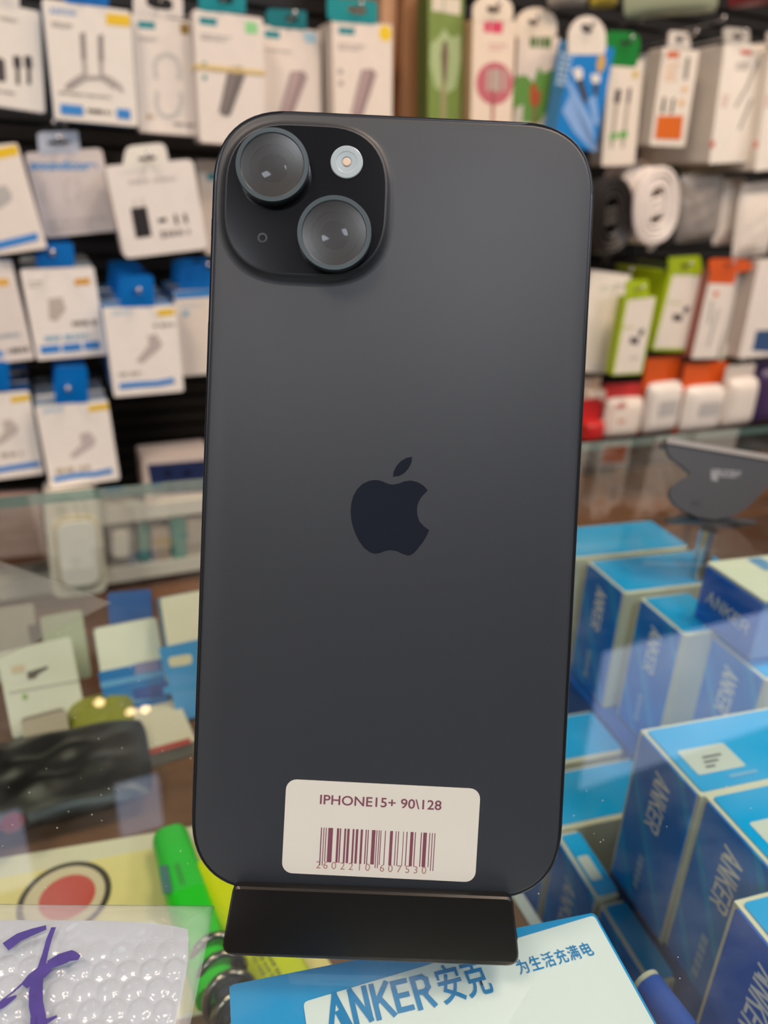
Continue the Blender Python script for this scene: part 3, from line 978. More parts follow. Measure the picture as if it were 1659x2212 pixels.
f = wbox('charger_box', 'white charger box with yellow badge and long blue stripe beside the phone edge', 'box', [(226, 667), (378, 655), (399, 845), (242, 858)], (250, 242, 232), (70, 130, 190), .05, .045, tab=(BLUETAB(258, 596, 335, 664), AB, (296, 630), (14, 6)), short='white box with blue stripe beside the phone', stack=3, tiplen=.02)
f.word('ANKER', 243, 682, 284, 678, 9, (170, 205, 225), mark=True)
f.poly('printed_badge', [[(339, 670), (376, 666), (378, 680), (341, 684)]], YEL)
f.words(330, 696, 380, 708, (170, 160, 150), 1)
f.poly('printed_picture', [[(318, 726), (336, 720), (350, 742), (346, 752), (308, 784), (294, 780), (316, 752), (322, 742)]], (198, 186, 180))
f.words(254, 802, 310, 812, (190, 180, 165), 1)
f.lines('printed_stripe', [[(258, 834), (300, 830), (340, 828), (376, 821)]], 13, AB2)

f = wbox('charger_box', 'pale box with a blue top band reaching behind the phone, third row', 'box', [(376, 630), (500, 622), (508, 802), (393, 814)], (236, 222, 206), (60, 120, 180), .02, .045, tab=(BLUETAB(384, 570, 470, 626), AB, (446, 578), (14, 6)), short='pale box reaching behind the phone', stack=1)
f.poly('printed_band', [[(377, 631), (500, 623), (500, 638), (378, 646)]], (30, 130, 200))
f.words(392, 656, 440, 664, (190, 200, 205), 1)
f.poly('printed_icon', [[(395, 672), (407, 671), (408, 682), (396, 683)]], (120, 180, 200))

# ---- left display, fourth row
f = wbox('charger_box', 'white charger box with yellow badge, cut by the left edge, bottom row', 'box', [(-70, 858), (63, 840), (94, 1020), (-50, 1045)], (250, 242, 232), (30, 80, 140), .03, .045, tab=(BLUETAB(-60, 782, 22, 846), AB, (-20, 815), (14, 6)), short='white box at the left edge, bottom row', stack=2)
f.poly('printed_badge', [[(22, 858), (62, 852), (65, 865), (24, 871)]], YEL)
f.poly('printed_picture', [[(4, 910), (24, 905), (40, 925), (36, 936), (0, 962), (-10, 955), (10, 930)]], (205, 194, 186))
f.words(0, 975, 50, 988, (190, 180, 165), 1)
f.lines('printed_stripe', [[(-40, 1022), (20, 1011), (86, 1001)]], 14, AB2)

f = wbox('charger_box', 'white charger box with yellow badge just above the counter glass, bottom row', 'box', [(78, 880), (232, 862), (259, 1034), (107, 1058)], (250, 242, 232), (150, 165, 180), .05, .045, tab=(BLUETAB(118, 792, 192, 872), AB, (146, 838), (14, 6)), short='white box just above the counter glass', stack=2, tiplen=.02)
f.word('ANKER', 94, 894, 136, 888, 10, (170, 205, 225), mark=True)
f.poly('printed_badge', [[(190, 877), (233, 871), (235, 884), (192, 890)]], YEL)
f.poly('printed_picture', [[(172, 938), (192, 932), (207, 950), (203, 962), (160, 990), (150, 984), (176, 960)]], (205, 192, 188))
f.words(118, 1008, 196, 1020, (200, 186, 165), 1)
f.lines('printed_stripe', [[(116, 1036), (170, 1026), (205, 1024), (242, 1016)]], 13, AB2)

# ---- right display, top row
OLIVE = (128, 150, 72)
def round_tab(x0, x1, ytop, ybase):
    cx, rx = (x0 + x1) / 2, (x1 - x0) / 2
    return [(cx + rx * math.cos(R(a)), ytop + (ybase - ytop) * .55 - (ybase - ytop) * .55 * math.sin(R(a))) for a in range(0, 181, 15)] + [(x0, ybase), (x1, ybase)]
f = wbox('cable_box', 'narrow olive green cable box beside the wooden post', 'box', [(930, -20), (1002, -18), (996, 290), (920, 290)], OLIVE, (90, 110, 55), .0, .03, short='olive green cable box')
f.poly('printed_badge', [[(934, -8), (958, -6), (957, 26), (933, 23)], [(960, -6), (995, -2), (993, 33), (959, 27)]], (232, 220, 200))
f.poly('printed_glow', [[(960, 62), (975, 82), (995, 75), (996, 130), (984, 190), (962, 205), (940, 190), (928, 140), (930, 95), (948, 80)]], (178, 196, 140))
f.poly('printed_picture', [[(957, 88), (966, 90), (968, 120), (964, 178), (956, 178), (952, 120)]], (120, 100, 80))
f.lines('printed_cable', [[(958, 178), (957, 290)]], 12, (160, 155, 110))

f = wbox('cable_box', 'white round-topped cable box with two pink squares and a pink cable picture', 'box', [(1028, 42), (1112, 42), (1106, 300), (1010, 300)], (244, 224, 202), (196, 160, 122), .02, .07, tab=(round_tab(1022, 1108, -12, 46), (244, 228, 206), (1066, 20), (15, 6)), short='white cable box with pink squares')
f.poly('printed_badge', [[(1046, 46), (1060, 46), (1059, 70), (1045, 69)], [(1062, 46), (1086, 47), (1085, 72), (1061, 71)]], (225, 70, 105))
f.words(1056, 92, 1094, 112, (226, 180, 170), 2)
f.poly('printed_picture', [[(1068 + 40 * math.cos(R(a)), 180 + 46 * math.sin(R(a))) for a in range(0, 360, 15)]], (205, 110, 120))
f.poly('printed_plug', [[(1052, 150), (1060, 150), (1058, 196), (1050, 196)], [(1064, 148), (1080, 150), (1078, 200), (1062, 198)], [(1086, 150), (1094, 152), (1092, 198), (1084, 196)]], (190, 180, 165))
f.lines('printed_cable', [[(1066, 196), (1064, 222), (1064, 300)]], 5, (170, 80, 80))

f = wbox('cable_box', 'white round-topped cable box with dark green squares and a green leaf picture', 'box', [(1122, 76), (1212, 78), (1190, 310), (1104, 310)], (238, 222, 206), (220, 200, 180), -.005, .03, tab=(round_tab(1114, 1203, 16, 80), (242, 226, 204), (1152, 48), (12, 5)), short='white cable box with green squares')
f.poly('printed_badge', [[(1145, 78), (1160, 78), (1159, 103), (1144, 102)], [(1163, 78), (1172, 79), (1171, 104), (1162, 103)], [(1174, 79), (1191, 80), (1190, 104), (1173, 103)]], (92, 120, 62))
f.poly('printed_leaf', [[(1116, 164), (1135, 162), (1152, 178), (1164, 142), (1172, 158), (1200, 148), (1194, 240), (1160, 268), (1112, 262), (1106, 200)]], (110, 160, 72))
f.poly('printed_leaf', [[(1112, 235), (1130, 225), (1128, 262), (1106, 268)], [(1172, 250), (1195, 235), (1190, 275), (1165, 275)]], (226, 216, 196))
f.poly('printed_plug', [[(1147, 182), (1158, 180), (1160, 196), (1168, 198), (1164, 228), (1146, 228), (1144, 198)]], (196, 92, 52))
f.lines('printed_cable', [[(1154, 228), (1152, 310)]], 7, (150, 110, 70))

f = wbox('cable_box', 'bright blue cable box with white round tab and printed dark connectors', 'box', [(1240, 88), (1322, 96), (1290, 336), (1196, 300)], (8, 130, 210), (70, 150, 215), .035, .03, tab=(round_tab(1228, 1309, 34, 118), (240, 230, 216), (1268, 62), (14, 6)), short='bright blue cable box')
f.poly('printed_picture', [[(1244, 172), (1258, 168), (1270, 212), (1262, 228)], [(1280, 182), (1294, 182), (1290, 210), (1284, 212)]], (70, 66, 70))
f.poly('printed_tip', [[(1236, 152), (1250, 144), (1259, 152), (1258, 170), (1244, 174)], [(1276, 160), (1296, 160), (1296, 178), (1279, 180)]], (236, 232, 224))
f.poly('printed_braid', [[(1222, 176), (1232, 176), (1280, 262), (1286, 330), (1268, 300)], [(1214, 240), (1232, 204), (1290, 320), (1284, 330), (1240, 285)], [(1270, 215), (1286, 205), (1294, 270), (1284, 270)]], (140, 180, 232))
f.words(1212, 110, 1226, 190, (190, 215, 240), 6)
c_ = f.p(1298, 137)
flat('printed_seal', [ellipse(.007, .011, 18, c_[0], c_[1])], f.lift(), mat((215, 175, 90)), f.root)

f = wbox('cable_box', 'white cable box with green hang tab and two printed black plugs', 'box', [(1328, 138), (1396, 122), (1366, 352), (1288, 362)], (242, 230, 214), (206, 194, 178), .01, .03, tab=(round_poly([(1304, 140), (1310, 66), (1372, 70), (1384, 86), (1376, 146)], 10), (20, 130, 50), (1352, 92), (14, 5)), short='white cable box with green tab')
f.poly('printed_plug', [[(1330, 194), (1342, 192), (1338, 224), (1326, 222)], [(1357, 190), (1364, 190), (1360, 222), (1353, 222)]], (66, 54, 60))
f.lines('printed_cable', [[(1332, 222), (1320, 320)], [(1356, 222), (1344, 320)]], 7, (180, 168, 152))
f.poly('printed_lettering', [[(1318, 288), (1334, 286), (1332, 300), (1316, 302)], [(1338, 284), (1356, 282), (1354, 298), (1336, 300)]], (110, 180, 90))
f.poly('printed_seal', [[(1368, 154), (1378, 152), (1376, 168), (1366, 168)]], (215, 185, 60))

f = wbox('cable_box', 'slim grey white box tucked between the green tab box and the orange print box', 'box', [(1392, 124), (1442, 108), (1410, 306), (1368, 312)], (228, 218, 204), (210, 198, 186), -.05, .03, short='slim grey white box', hk=False)
f.poly('printed_band', [[(1388, 182), (1418, 180), (1416, 188), (1386, 190)]], (150, 170, 168))

f = wbox('cable_box', 'white cable box with orange label and orange picture at its foot', 'box', [(1434, 103), (1512, 108), (1478, 318), (1403, 313)], (244, 234, 220), (220, 208, 194), .02, .03, tab=([(1446, 66), (1488, 70), (1492, 106), (1442, 102)], (226, 218, 208), (1468, 84), (10, 5)), short='white cable box with orange label', tiplen=.03)
f.poly('printed_badge', [[(1442, 111), (1468, 112), (1466, 126), (1440, 125)]], (220, 110, 60))
f.words(1440, 134, 1462, 178, (236, 190, 140), 5)
f.poly('printed_stripe', [[(1482, 124), (1490, 124), (1484, 172), (1476, 172)]], (130, 126, 122))
f.poly('printed_plug', [[(1432, 210), (1438, 210), (1434, 244), (1426, 244)], [(1452, 212), (1458, 212), (1452, 246), (1446, 246)]], (90, 84, 74))
f.poly('printed_picture', [[(1420, 250), (1476, 250), (1470, 302), (1414, 300)]], (226, 110, 30))
f.poly('printed_icon', [[(1474, 188), (1484, 188), (1482, 198), (1472, 198)], [(1468, 216), (1478, 216), (1476, 228), (1466, 228)]], (240, 190, 120))

for (px, off, lab, short, t) in (([(1566, 92), (1650, 98), (1626, 352), (1532, 350)], .03, 'tall white pen box with small red logo at the right, nearer the orange box', 'tall white pen box', .16),
                                 ([(1660, 100), (1766, 108), (1736, 366), (1638, 362)], .05, 'tall white pen box cut by the right edge of the picture', 'tall white box at the right edge', .16)):
    f = wbox('pen_box', lab, 'box', px, (250, 242, 230), (236, 226, 212), off, t, tab=([(px[0][0] - 4, px[0][1] - 34), (px[0][0] + 52, px[0][1] - 28), (px[0][0] + 54, px[0][1] + 4), (px[0][0] - 2, px[0][1])], (200, 194, 184), (px[0][0] + 28, px[0][1] - 14), (12, 6)), short=short)
    x = px[0][0]
    f.poly('printed_logo', [[(x + 34, 106), (x + 58, 108), (x + 57, 119), (x + 33, 117)]], (214, 120, 100))
    f.words(x + 26, 134, x + 52, 152, (150, 142, 136), 3)
    f.lines('printed_picture', [[(x + 72, 130), (x + 46, 190), (x + 22, 232)], [(x + 58, 214), (x + 30, 280)]], 5, (170, 162, 152))
    f.words(x - 4, 204, x + 6, 232, (220, 160, 150), 3)
    f.poly('printed_icon', [[(x - 32, 305), (x - 22, 305), (x - 24, 318), (x - 34, 318)]], (206, 110, 90))

# row above, only its feet show
for (px, c, c2, lab) in (([(1195, -70), (1285, -66), (1282, 12), (1200, 8)], (190, 180, 165), (190, 180, 165), 'grey packet foot at the top edge above the blue cable box'),
                         ([(1290, -70), (1350, -66), (1346, 14), (1292, 12)], (206, 180, 70), (150, 150, 130), 'yellow packet foot at the top edge'),
                         ([(1356, -70), (1580, -60), (1560, 24), (1372, 34)], (160, 168, 140), (120, 130, 105), 'wide green grey packet foot at the top edge'),
                         ([(1590, -60), (1720, -60), (1710, 8), (1595, 8)], (120, 40, 44), (90, 30, 34), 'dark red packet foot in the top right corner')):
    M, w, h = fit_rect(px, .02)
    r_ = empty('hanging_packet', M, lab, 'packet', 'packets whose feet show at the top edge')
    pillow('pouch', w, h, .03, mat(c, .3), r_, 10, 10, zc=-.015)
    box3('header_card', (-w * .4, h, -.016), (w * .4, h + .03, -.014), mat(c2), r_)

# ---- right display, second row: coiled cables and pouches
def coil(px, c, lab, off, t, holes, rough=.35):
    M, w, h = fit_rect(px, off)
    root = empty('coiled_cable', M, lab, 'cable', 'coiled cables on the right display')
    m = mat(c, rough, var=.12, scale=90)
    r = .0042
    k = 0
    for layer in range(3):
        for q in range(4):
            a, b = w / 2 - r - q * r * 1.75, h / 2 - r - q * r * 1.75
            if a < r * 2: continue
            pts = [(a * math.copysign(abs(math.cos(x)) ** .8, math.cos(x)), h / 2 + b * math.copysign(abs(math.sin(x)) ** .8, math.sin(x)), -t + r + layer * (t - 2 * r) / 2 + (.001 if q % 2 else 0)) for x in [2 * math.pi * i / 40 for i in range(40)]]
            tube('cable_loop', pts, r, m, root, 7, closed=True)
    # turns crossing the waist leave an upper and a lower opening
    for q in range(3):
        y = h * .5 + (q - 1) * r * 2.2
        tube('cable_cross', [(-w * .36, y - .004, -t * .2), (0, y, -t * .05), (w * .36, y + .004, -t * .2)], r, m, root, 7)
    tube('cable_end', [(w * .1, h * .1, -t * .3), (w * .02, -h * .02, -t * .2), (-.002, -h * .08, -t * .3)], [r, r * 1.3, r * .8], m, root, 8)
    return root
coil([(1272, 384), (1372, 380), (1368, 545), (1276, 555)], (40, 35, 33), 'black coiled cable hanging at the phone edge', .02, .05, 2)
coil([(1372, 368), (1470, 352), (1470, 520), (1370, 536)], (238, 228, 220), 'white coiled cable hanging beside the black coil', .03, .05, 2)
coil([(1322, 352), (1420, 344), (1416, 500), (1330, 505)], (222, 206, 196), 'white coiled cable partly hidden behind the front white coil', -.09, .04, 2)
M, w, h = fit_rect([(1462, 372), (1560, 372), (1552, 522), (1466, 516)], -.01)
r_ = empty('cable_pouch', M, 'clear grey pouch with a shiny silver plug, between white coil and white packets', 'packet')
pillow('pouch', w, h, .03, sheet_glass('clear_pouch', (215, 212, 208), .18, .45, (215, 205, 196)), r_, 16, 16, wr=.0012)
pillow('contents', w * .8, h * .62, .016, mat((150, 150, 156), .25, .6, name='silver_plug'), r_, 10, 10, y0=h * .04)
tube('inner_cable', [(w * .3 * math.cos(a), h * .76 + h * .14 * math.sin(a), .004) for a in [i * .4 for i in range(16)]], .003, mat((200, 196, 192)), r_, 8, closed=True)
for (px, off, lab) in (([(1560, 402), (1618, 396), (1612, 535), (1552, 522)], .0, 'white paper packet hanging next to the clear grey pouch'),
                       ([(1606, 418), (1690, 400), (1672, 560), (1594, 552)], .03, 'white paper packet at the right edge, second row')):
    M, w, h = fit_rect(px, off)
    r_ = empty('white_packet', M, lab, 'packet', 'white paper packets')
    pillow('pouch', w, h, .022, mat((240, 230, 218), .5, var=.06, scale=30), r_, 14, 14, wr=.0006, zc=-.011)
    pillow('fold', w * .9, h * .2, .012, mat((214, 200, 186), .5), r_, 8, 6, y0=h * .9, zc=-.012)
    ff = Face(r_, M, .002)
    ff.words(px[3][0] + 14, px[3][1] - 24, px[3][0] + 40, px[3][1] - 12, (196, 184, 170), 1)
for x, y in ((1521, 362), (1345, 584), (1181, 24), (1364, 52), (1540, 48), (117, 275), (138, 277)):
    hook(None, (x, y), -.02, 'steel display hook with a bare shiny tip ' + {1521: 'above the clear grey pouch', 1345: 'at the cream box below the black coil', 1181: 'above the green leaf cable box', 1364: 'above the green tab', 1540: 'between the orange and pen boxes', 117: 'under the yellow badge box, left', 138: 'under the yellow badge box, right'}[x], .02)

# ---- right display, third row
f = wbox('cable_box', 'tall cream box at the phone edge, third row of the right display', 'box', [(1272, 572), (1352, 604), (1322, 808), (1240, 800)], (246, 236, 224), (228, 214, 198), .0, .03, short='tall cream box', hk=False)
f.words(1296, 615, 1318, 632, (200, 205, 190), 2)
f.words(1276, 790, 1300, 798, (190, 205, 215), 1)
LIME = (176, 200, 20)
f = wbox('adapter_box', 'lime green framed adapter box in front, lower one of the two', 'box', [(1352, 640), (1420, 640), (1386, 806), (1318, 812)], LIME, (170, 190, 40), .05, .016, tab=([(1354, 606), (1400, 604), (1402, 644), (1352, 644)], LIME, (1376, 624), (9, 4)), short='lower lime green adapter box')
f.poly('printed_panel', [[(1356, 648), (1416, 642), (1384, 804), (1326, 808)]], (244, 234, 220))
f.words(1345, 704, 1372, 712, (190, 196, 80), 1)
f.poly('printed_picture', [[(1362, 728), (1380, 730), (1378, 744), (1360, 742)], [(1378, 720), (1382, 712), (1392, 710), (1390, 718), (1384, 728)]], (70, 58, 62))
f.words(1360, 768, 1378, 778, (196, 184, 170), 1)
f = wbox('adapter_box', 'lime green framed adapter box, upper one of the two', 'box', [(1448, 588), (1528, 592), (1488, 758), (1404, 758)], LIME, LIME, .0, .13, tab=([(1444, 556), (1512, 552), (1520, 596), (1444, 592)], (165, 188, 24), (1480, 574), (10, 4)), short='upper lime green adapter box')
f.poly('printed_panel', [[(1454, 594), (1524, 594), (1484, 752), (1412, 752)]], (244, 234, 220))
f.words(1445, 650, 1472, 658, (180, 190, 70), 1)
f.poly('printed_picture', [[(1455, 678), (1474, 680), (1472, 694), (1452, 692)], [(1474, 670), (1480, 662), (1490, 662), (1488, 670), (1480, 678)]], (66, 54, 58))
ORG = (222, 92, 32)
f = wbox('cable_box', 'white box with orange head strip beside the lime boxes, left of two', 'box', [(1536, 586), (1592, 586), (1550, 776), (1494, 772)], (244, 234, 222), (150, 90, 80), .02, .03, tab=([(1530, 558), (1624, 560), (1624, 586), (1534, 592)], ORG, (1572, 572), (8, 3)), short='white box with orange head strip')
f.poly('printed_band', [[(1536, 587), (1592, 587), (1586, 614), (1530, 612)]], ORG)
f.poly('printed_icon', [[(1542, 630), (1552, 630), (1551, 640), (1541, 640)]], (230, 110, 60))
f.lines('printed_picture', [[(1538, 650), (1530, 700)], [(1552, 668), (1528, 750)]], 6, (196, 190, 178))
f = wbox('cable_box', 'white box with faint printed cables beside the lime boxes, right of two', 'box', [(1586, 594), (1636, 590), (1600, 768), (1552, 776)], (242, 232, 220), (206, 192, 180), .0, .03, short='white box with faint cables', hk=False)
f.lines('printed_picture', [[(1596, 620), (1570, 740)], [(1612, 640), (1590, 720)]], 5, (180, 170, 156))
f = wbox('cable_box', 'white box with a navy square at the right edge, third row', 'box', [(1640, 562), (1740, 560), (1700, 770), (1596, 770)], (246, 236, 226), (214, 202, 190), .03, .03, short='white box with the navy square', hk=False)
f.poly('printed_square', [[(1634, 714), (1700, 712), (1690, 762), (1624, 758)]], (50, 84, 130))

# ---- right display, bottom row: blister packs
def blister(name, px, off, head, body, lab, frac, jar=None, cat='packet'):
    M, w, h = fit_rect(px, off)
    r_ = empty(name, M, lab, cat, 'small packs on the bottom row of the right display')
    prism('backing_card', rrect(w, h, .004, 3, 0, h / 2), -.012, -.010, mat(head, .35), r_)
    pillow('blister', w * .94, h * frac, .034, mat(body, .3, var=.05, scale=40), r_, 12, 12, e=5, y0=h * .02, zc=.0)
    if jar:
        prism('label_panel', rrect(w * .5, h * frac * .3, .003, 3, 0, h * frac * .55), .0172, .0176, mat(jar), r_)
    return r_, M, w, h
blister('accessory_pack', [(1262, 868), (1306, 862), (1298, 950), (1250, 954)], .02, (200, 40, 40), (196, 44, 42), 'red pack beside the phone, just above the glass edge', .5)
r_, M, w, h = blister('accessory_pack', [(1264, 818), (1306, 818), (1300, 870), (1258, 872)], -.01, (232, 210, 190), (232, 210, 190), 'cream pack above the red one beside the phone', .6)
r_, M, w, h = blister('accessory_pack', [(1312, 830), (1392, 834), (1376, 944), (1296, 946)], .01, (205, 56, 56), (242, 228, 214), 'white pack on a red card beside the red pack', .76)
ff = Face(r_, M, .0175)
ff.words(1332, 868, 1352, 884, (200, 90, 80), 1, 'printed_logo')
ff.words(1336, 904, 1350, 916, (220, 150, 130), 1)
blister('charger_pack', [(1400, 772), (1478, 776), (1462, 936), (1386, 936)], .0, ORG, (240, 232, 222), 'orange headed pack with white charger, next to the red card pack', .68, (196, 192, 188))
blister('charger_pack', [(1486, 780), (1580, 790), (1552, 930), (1466, 936)], .02, ORG, (240, 232, 222), 'orange headed pack with white charger, nearer the right edge', .68, (196, 192, 188))
blister('charger_pack', [(1578, 792), (1640, 790), (1616, 920), (1556, 924)], .04, (210, 200, 190), (242, 232, 220), 'white rounded pack right of the orange headed packs', .8)
blister('accessory_pack', [(1646, 770), (1740, 760), (1712, 905), (1620, 915)], .02, (70, 50, 92), (78, 58, 98), 'dark purple pack at the right edge above the glass', .8)
M, w, h = fit_rect([(1560, 762), (1610, 764), (1600, 796), (1550, 796)], .0)
r_ = empty('cable_bundle', M, 'pale green and black cable bundle over the orange headed packs', 'cable')
for q in range(3):
    tube('cable_loop', [(w * (.5 - .1 * q) * math.cos(a), h / 2 + h * .6 * math.sin(a), -.004 * q) for a in [i * .35 for i in range(18)]], .004, mat(((190, 200, 176), (60, 56, 54), (170, 176, 160))[q]), r_, 8, closed=True)


# ================================================================== LOW SHELVES UNDER THE DISPLAY
def shelf_board(x0, y0, x1, y1, thick, n0, lab):
    (ua, za), (ub, zb_) = wl(x0, y0, n0), wl(x1, y1, n0)
    z = (za + zb_) / 2
    o = box3('shelf_board', (-1.4, -n0 + SLAT, 0), (c0 - .03, -n0 + SLAT + .055, thick), mat((226, 216, 202), .45))
    o.matrix_world = basis(wallpt(0, SLAT, z - thick / 2), WU, -WN, UP)
    return tag(o, lab, 'shelf', 'white shelf boards under the display'), z
_, zs1 = shelf_board(260, 1112, 420, 1096, .022, .0, 'upper white shelf board below the charger boxes')
_, zs2 = shelf_board(260, 1238, 420, 1222, .022, .0, 'lower white shelf board below the charger boxes')
cab = empty('low_cabinet', basis(wallpt(0, SLAT, FLOOR_Z), WU, -WN, UP), 'brown wooden cabinet under the lower white shelf board', 'cabinet')
ztop = zs2 - .03 - FLOOR_Z
box3('cabinet_body', (-1.4, -.24, 0), (2.6, -.013, ztop), wood('cabinet_wood', (150, 104, 74), (112, 72, 50), (3, 40, 40)), cab)
for i in range(5):
    dr = box3('cabinet_door', (-1.39 + .8 * i, -.255, .08), (-.61 + .8 * i, -.2402, ztop - .03), wood('cabinet_door_wood', (140, 96, 68), (104, 66, 46), (3, 40, 40)), cab)
# white framed tray with navy panel
def on_shelf(px_bl, px_br, px_tl, z, t, name, lab, cat, c, cs=None, rad=.004, lean=0.0):
    """upright thing whose foot stands at height z, seen between two foot pixels"""
    a, b = onz(*px_bl, z), onz(*px_br, z)
    X = (b - a); w = X.length; X.normalize()
    N = X.cross(UP).normalized()
    Y = (UP * math.cos(R(lean)) - N * math.sin(R(lean))).normalized()
    N = X.cross(Y).normalized()
    top = onpl(px_tl[0], px_tl[1], a, N)
    h = (top - a).dot(Y)
    M = basis((a + b) / 2 + UP * t * math.sin(R(lean)), X, Y, N)
    r_ = empty(name, M, lab, cat)
    prism('body', rrect(w, h, rad, 4, 0, h / 2), -t, 0, None, r_, mats=[mat(cs or c), mat(c)], capidx=1)
    return r_, M, w, h
def wall_thing(px, off, t, name, lab, cat, c, cs=None, rad=.004, group=None):
    M, w, h = fit_rect(px, off)
    r_ = empty(name, M, lab, cat, group)
    prism('body', rrect(w, h, rad, 4, 0, h / 2), -t, 0, None, r_, mats=[mat(cs or c), mat(c)], capidx=1)
    return Face(r_, M), w, h
f, w, h = wall_thing([(302, 992), (460, 976), (464, 1078), (318, 1092)], -.005, .06, 'display_tray', 'white framed tray with navy panel just behind the glass edge', 'tray', (226, 208, 194))
f.poly('navy_panel', [[(318, 1004), (460, 992), (464, 1060), (330, 1068)]], (36, 48, 88))
for x in (362, 404):
    c_ = f.p(x, 1022)
    flat('panel_dot', [ellipse(.006, .004, 16, c_[0], c_[1])], f.lift(), mat((16, 20, 44)), f.root)
# rounded white speaker-like device
f, w, h = wall_thing([(96, 1080), (212, 1070), (236, 1280), (112, 1292)], .08, .07, 'white_charger', 'rounded white wall charger with inset front, seen through the glass', 'charger', (226, 216, 198), rad=.012)
M = f.M
loft('inset_rim', [(rrect(w * .80, h * .74, .016, 6, .002, h * .45), .0), (rrect(w * .80, h * .74, .016, 6, .002, h * .45), .003), (rrect(w * .74, h * .70, .014, 6, .002, h * .45), .004)], mat((206, 190, 156)), f.root)
loft('inset_face', [(rrect(w * .70, h * .66, .013, 6, .002, h * .45), .004), (rrect(w * .68, h * .65, .013, 6, .002, h * .45), .006)], mat((232, 226, 216)), f.root)
for (px, c, lab) in (([(232, 1142), (290, 1138), (292, 1224), (240, 1228)], (150, 140, 130), 'grey card box on the lower shelf beside the white charger'),
                     ([(300, 1132), (322, 1130), (324, 1212), (300, 1214)], (64, 128, 112), 'slim teal box on the lower shelf'),
                     ([(328, 1146), (366, 1142), (368, 1212), (330, 1216)], (170, 150, 132), 'beige box on the lower shelf between teal boxes'),
                     ([(370, 1122), (400, 1118), (404, 1206), (372, 1210)], (84, 140, 126), 'broad teal box on the lower shelf'),
                     ([(402, 1124), (470, 1118), (474, 1204), (406, 1208)], (178, 164, 150), 'brown grey box on the lower shelf reaching behind the phone'),
                     ([(-60, 1100), (92, 1084), (96, 1196), (-50, 1212)], (170, 140, 128), 'dusty pink box on the lower shelf left of the white charger')):
    f, w, h = wall_thing(px, .06 if 'dusty' in lab else -.003, .05, 'shelf_box', lab, 'box', c, group='boxes on the low shelves')
f_, w, h = wall_thing([(236, 1150), (286, 1146), (270, 1204), (254, 1206)], .0, .02, 'paper_cup', 'small white tapered cup in front of the grey card box', 'cup', (232, 222, 206), rad=.006)
M, w, h = fit_rect([(-30, 1098), (28, 1092), (32, 1168), (-26, 1174)], .0)
r_ = empty('coiled_ring', M, 'dark grey ring leaning on the dusty pink box', 'ring')
tube('ring', [(w * .42 * math.cos(a), h / 2 + h * .42 * math.sin(a), -.006) for a in [2 * math.pi * i / 28 for i in range(28)]], .007, mat((84, 86, 92), .4), r_, 10, closed=True)


# ================================================================== INSIDE THE COUNTER, LEFT
def deck_box(bl, br, tl, t, name, lab, cat, c, cs=None, z=DECK + .0005, rad=.002, group=None, lean=28.0):
    r_, M, w, h = on_shelf(bl, br, tl, z, t, name, lab, cat, c, cs, rad, lean)
    if group: r_['group'] = group
    f = Face(r_, M)
    f.w, f.h = w, h
    return f
LG = 'goods on the deck under the glass, left side'
f = deck_box((246, 1478), (340, 1466), (224, 1300), .012, 'navy_box', 'dark blue box standing behind the white and blue one under the glass', 'box', (40, 84, 150), group=LG)
f.poly('printed_panel', [[(232, 1352), (322, 1342), (328, 1372), (238, 1384)]], (170, 166, 168))
f = deck_box((232, 1552), (366, 1520), (198, 1386), .016, 'charger_box', 'white and blue charger box under the glass with bright lamp spots mirrored over it', 'box', (240, 230, 212), (200, 196, 190), group=LG)
f.poly('printed_band', [[(212, 1452), (348, 1424), (368, 1518), (234, 1552)]], (40, 120, 190))
f.poly('printed_stripe', [[(216, 1474), (356, 1446), (358, 1458), (219, 1487)], [(226, 1520), (362, 1488), (364, 1500), (229, 1534)]], (110, 165, 215))
f.poly('printed_patch', [[(290, 1434), (342, 1424), (346, 1446), (292, 1458)]], (150, 140, 180))
f.poly('printed_patch', [[(286, 1490), (362, 1472), (366, 1502), (290, 1512)]], (44, 78, 160))
f = deck_box((388, 1560), (480, 1536), (330, 1322), .016, 'charger_box', 'white and blue box under the glass right against the phone edge', 'box', (240, 224, 200), (150, 180, 210), group=LG)
f.poly('printed_band', [[(342, 1400), (470, 1372), (480, 1536), (386, 1558)]], (70, 145, 205))
f.poly('printed_pill', [round_poly([(362, 1420), (414, 1412), (416, 1434), (366, 1442)], 9)], (226, 208, 176))
f.poly('printed_stripe', [[(352, 1484), (470, 1462), (472, 1476), (354, 1500)]], (40, 140, 200))
f = deck_box((30, 1606), (188, 1560), (0, 1420), .006, 'tool_packet', 'pale grey packet with dark tool print under the glass at the left', 'packet', (232, 222, 206), (190, 180, 166), group=LG)
f.poly('printed_picture', [[(58, 1452), (104, 1438), (104, 1444), (84, 1456), (76, 1466), (60, 1468)]], (110, 94, 84))
f.poly('printed_patch', [[(24, 1440), (52, 1434), (54, 1450), (26, 1456)]], (226, 194, 166))
f.poly('printed_icon', [[(48, 1500), (58, 1498), (60, 1510), (50, 1512)], [(152, 1538), (160, 1536), (162, 1548), (154, 1550)]], (150, 180, 90))
f.lines('printed_line', [[(20, 1496), (170, 1470)]], 3, (188, 178, 164))
f = deck_box((110, 1490), (200, 1470), (100, 1340), .006, 'pale_packet', 'pale green grey packet standing behind the tool packet', 'packet', (176, 178, 150), group=LG)
f = deck_box((-40, 1490), (90, 1468), (-60, 1330), .006, 'pale_packet', 'dusty grey packet at the left edge behind the tool packet', 'packet', (160, 148, 136), group=LG)
f.poly('printed_patch', [[(60, 1352), (108, 1342), (112, 1378), (66, 1388)]], (70, 60, 54))
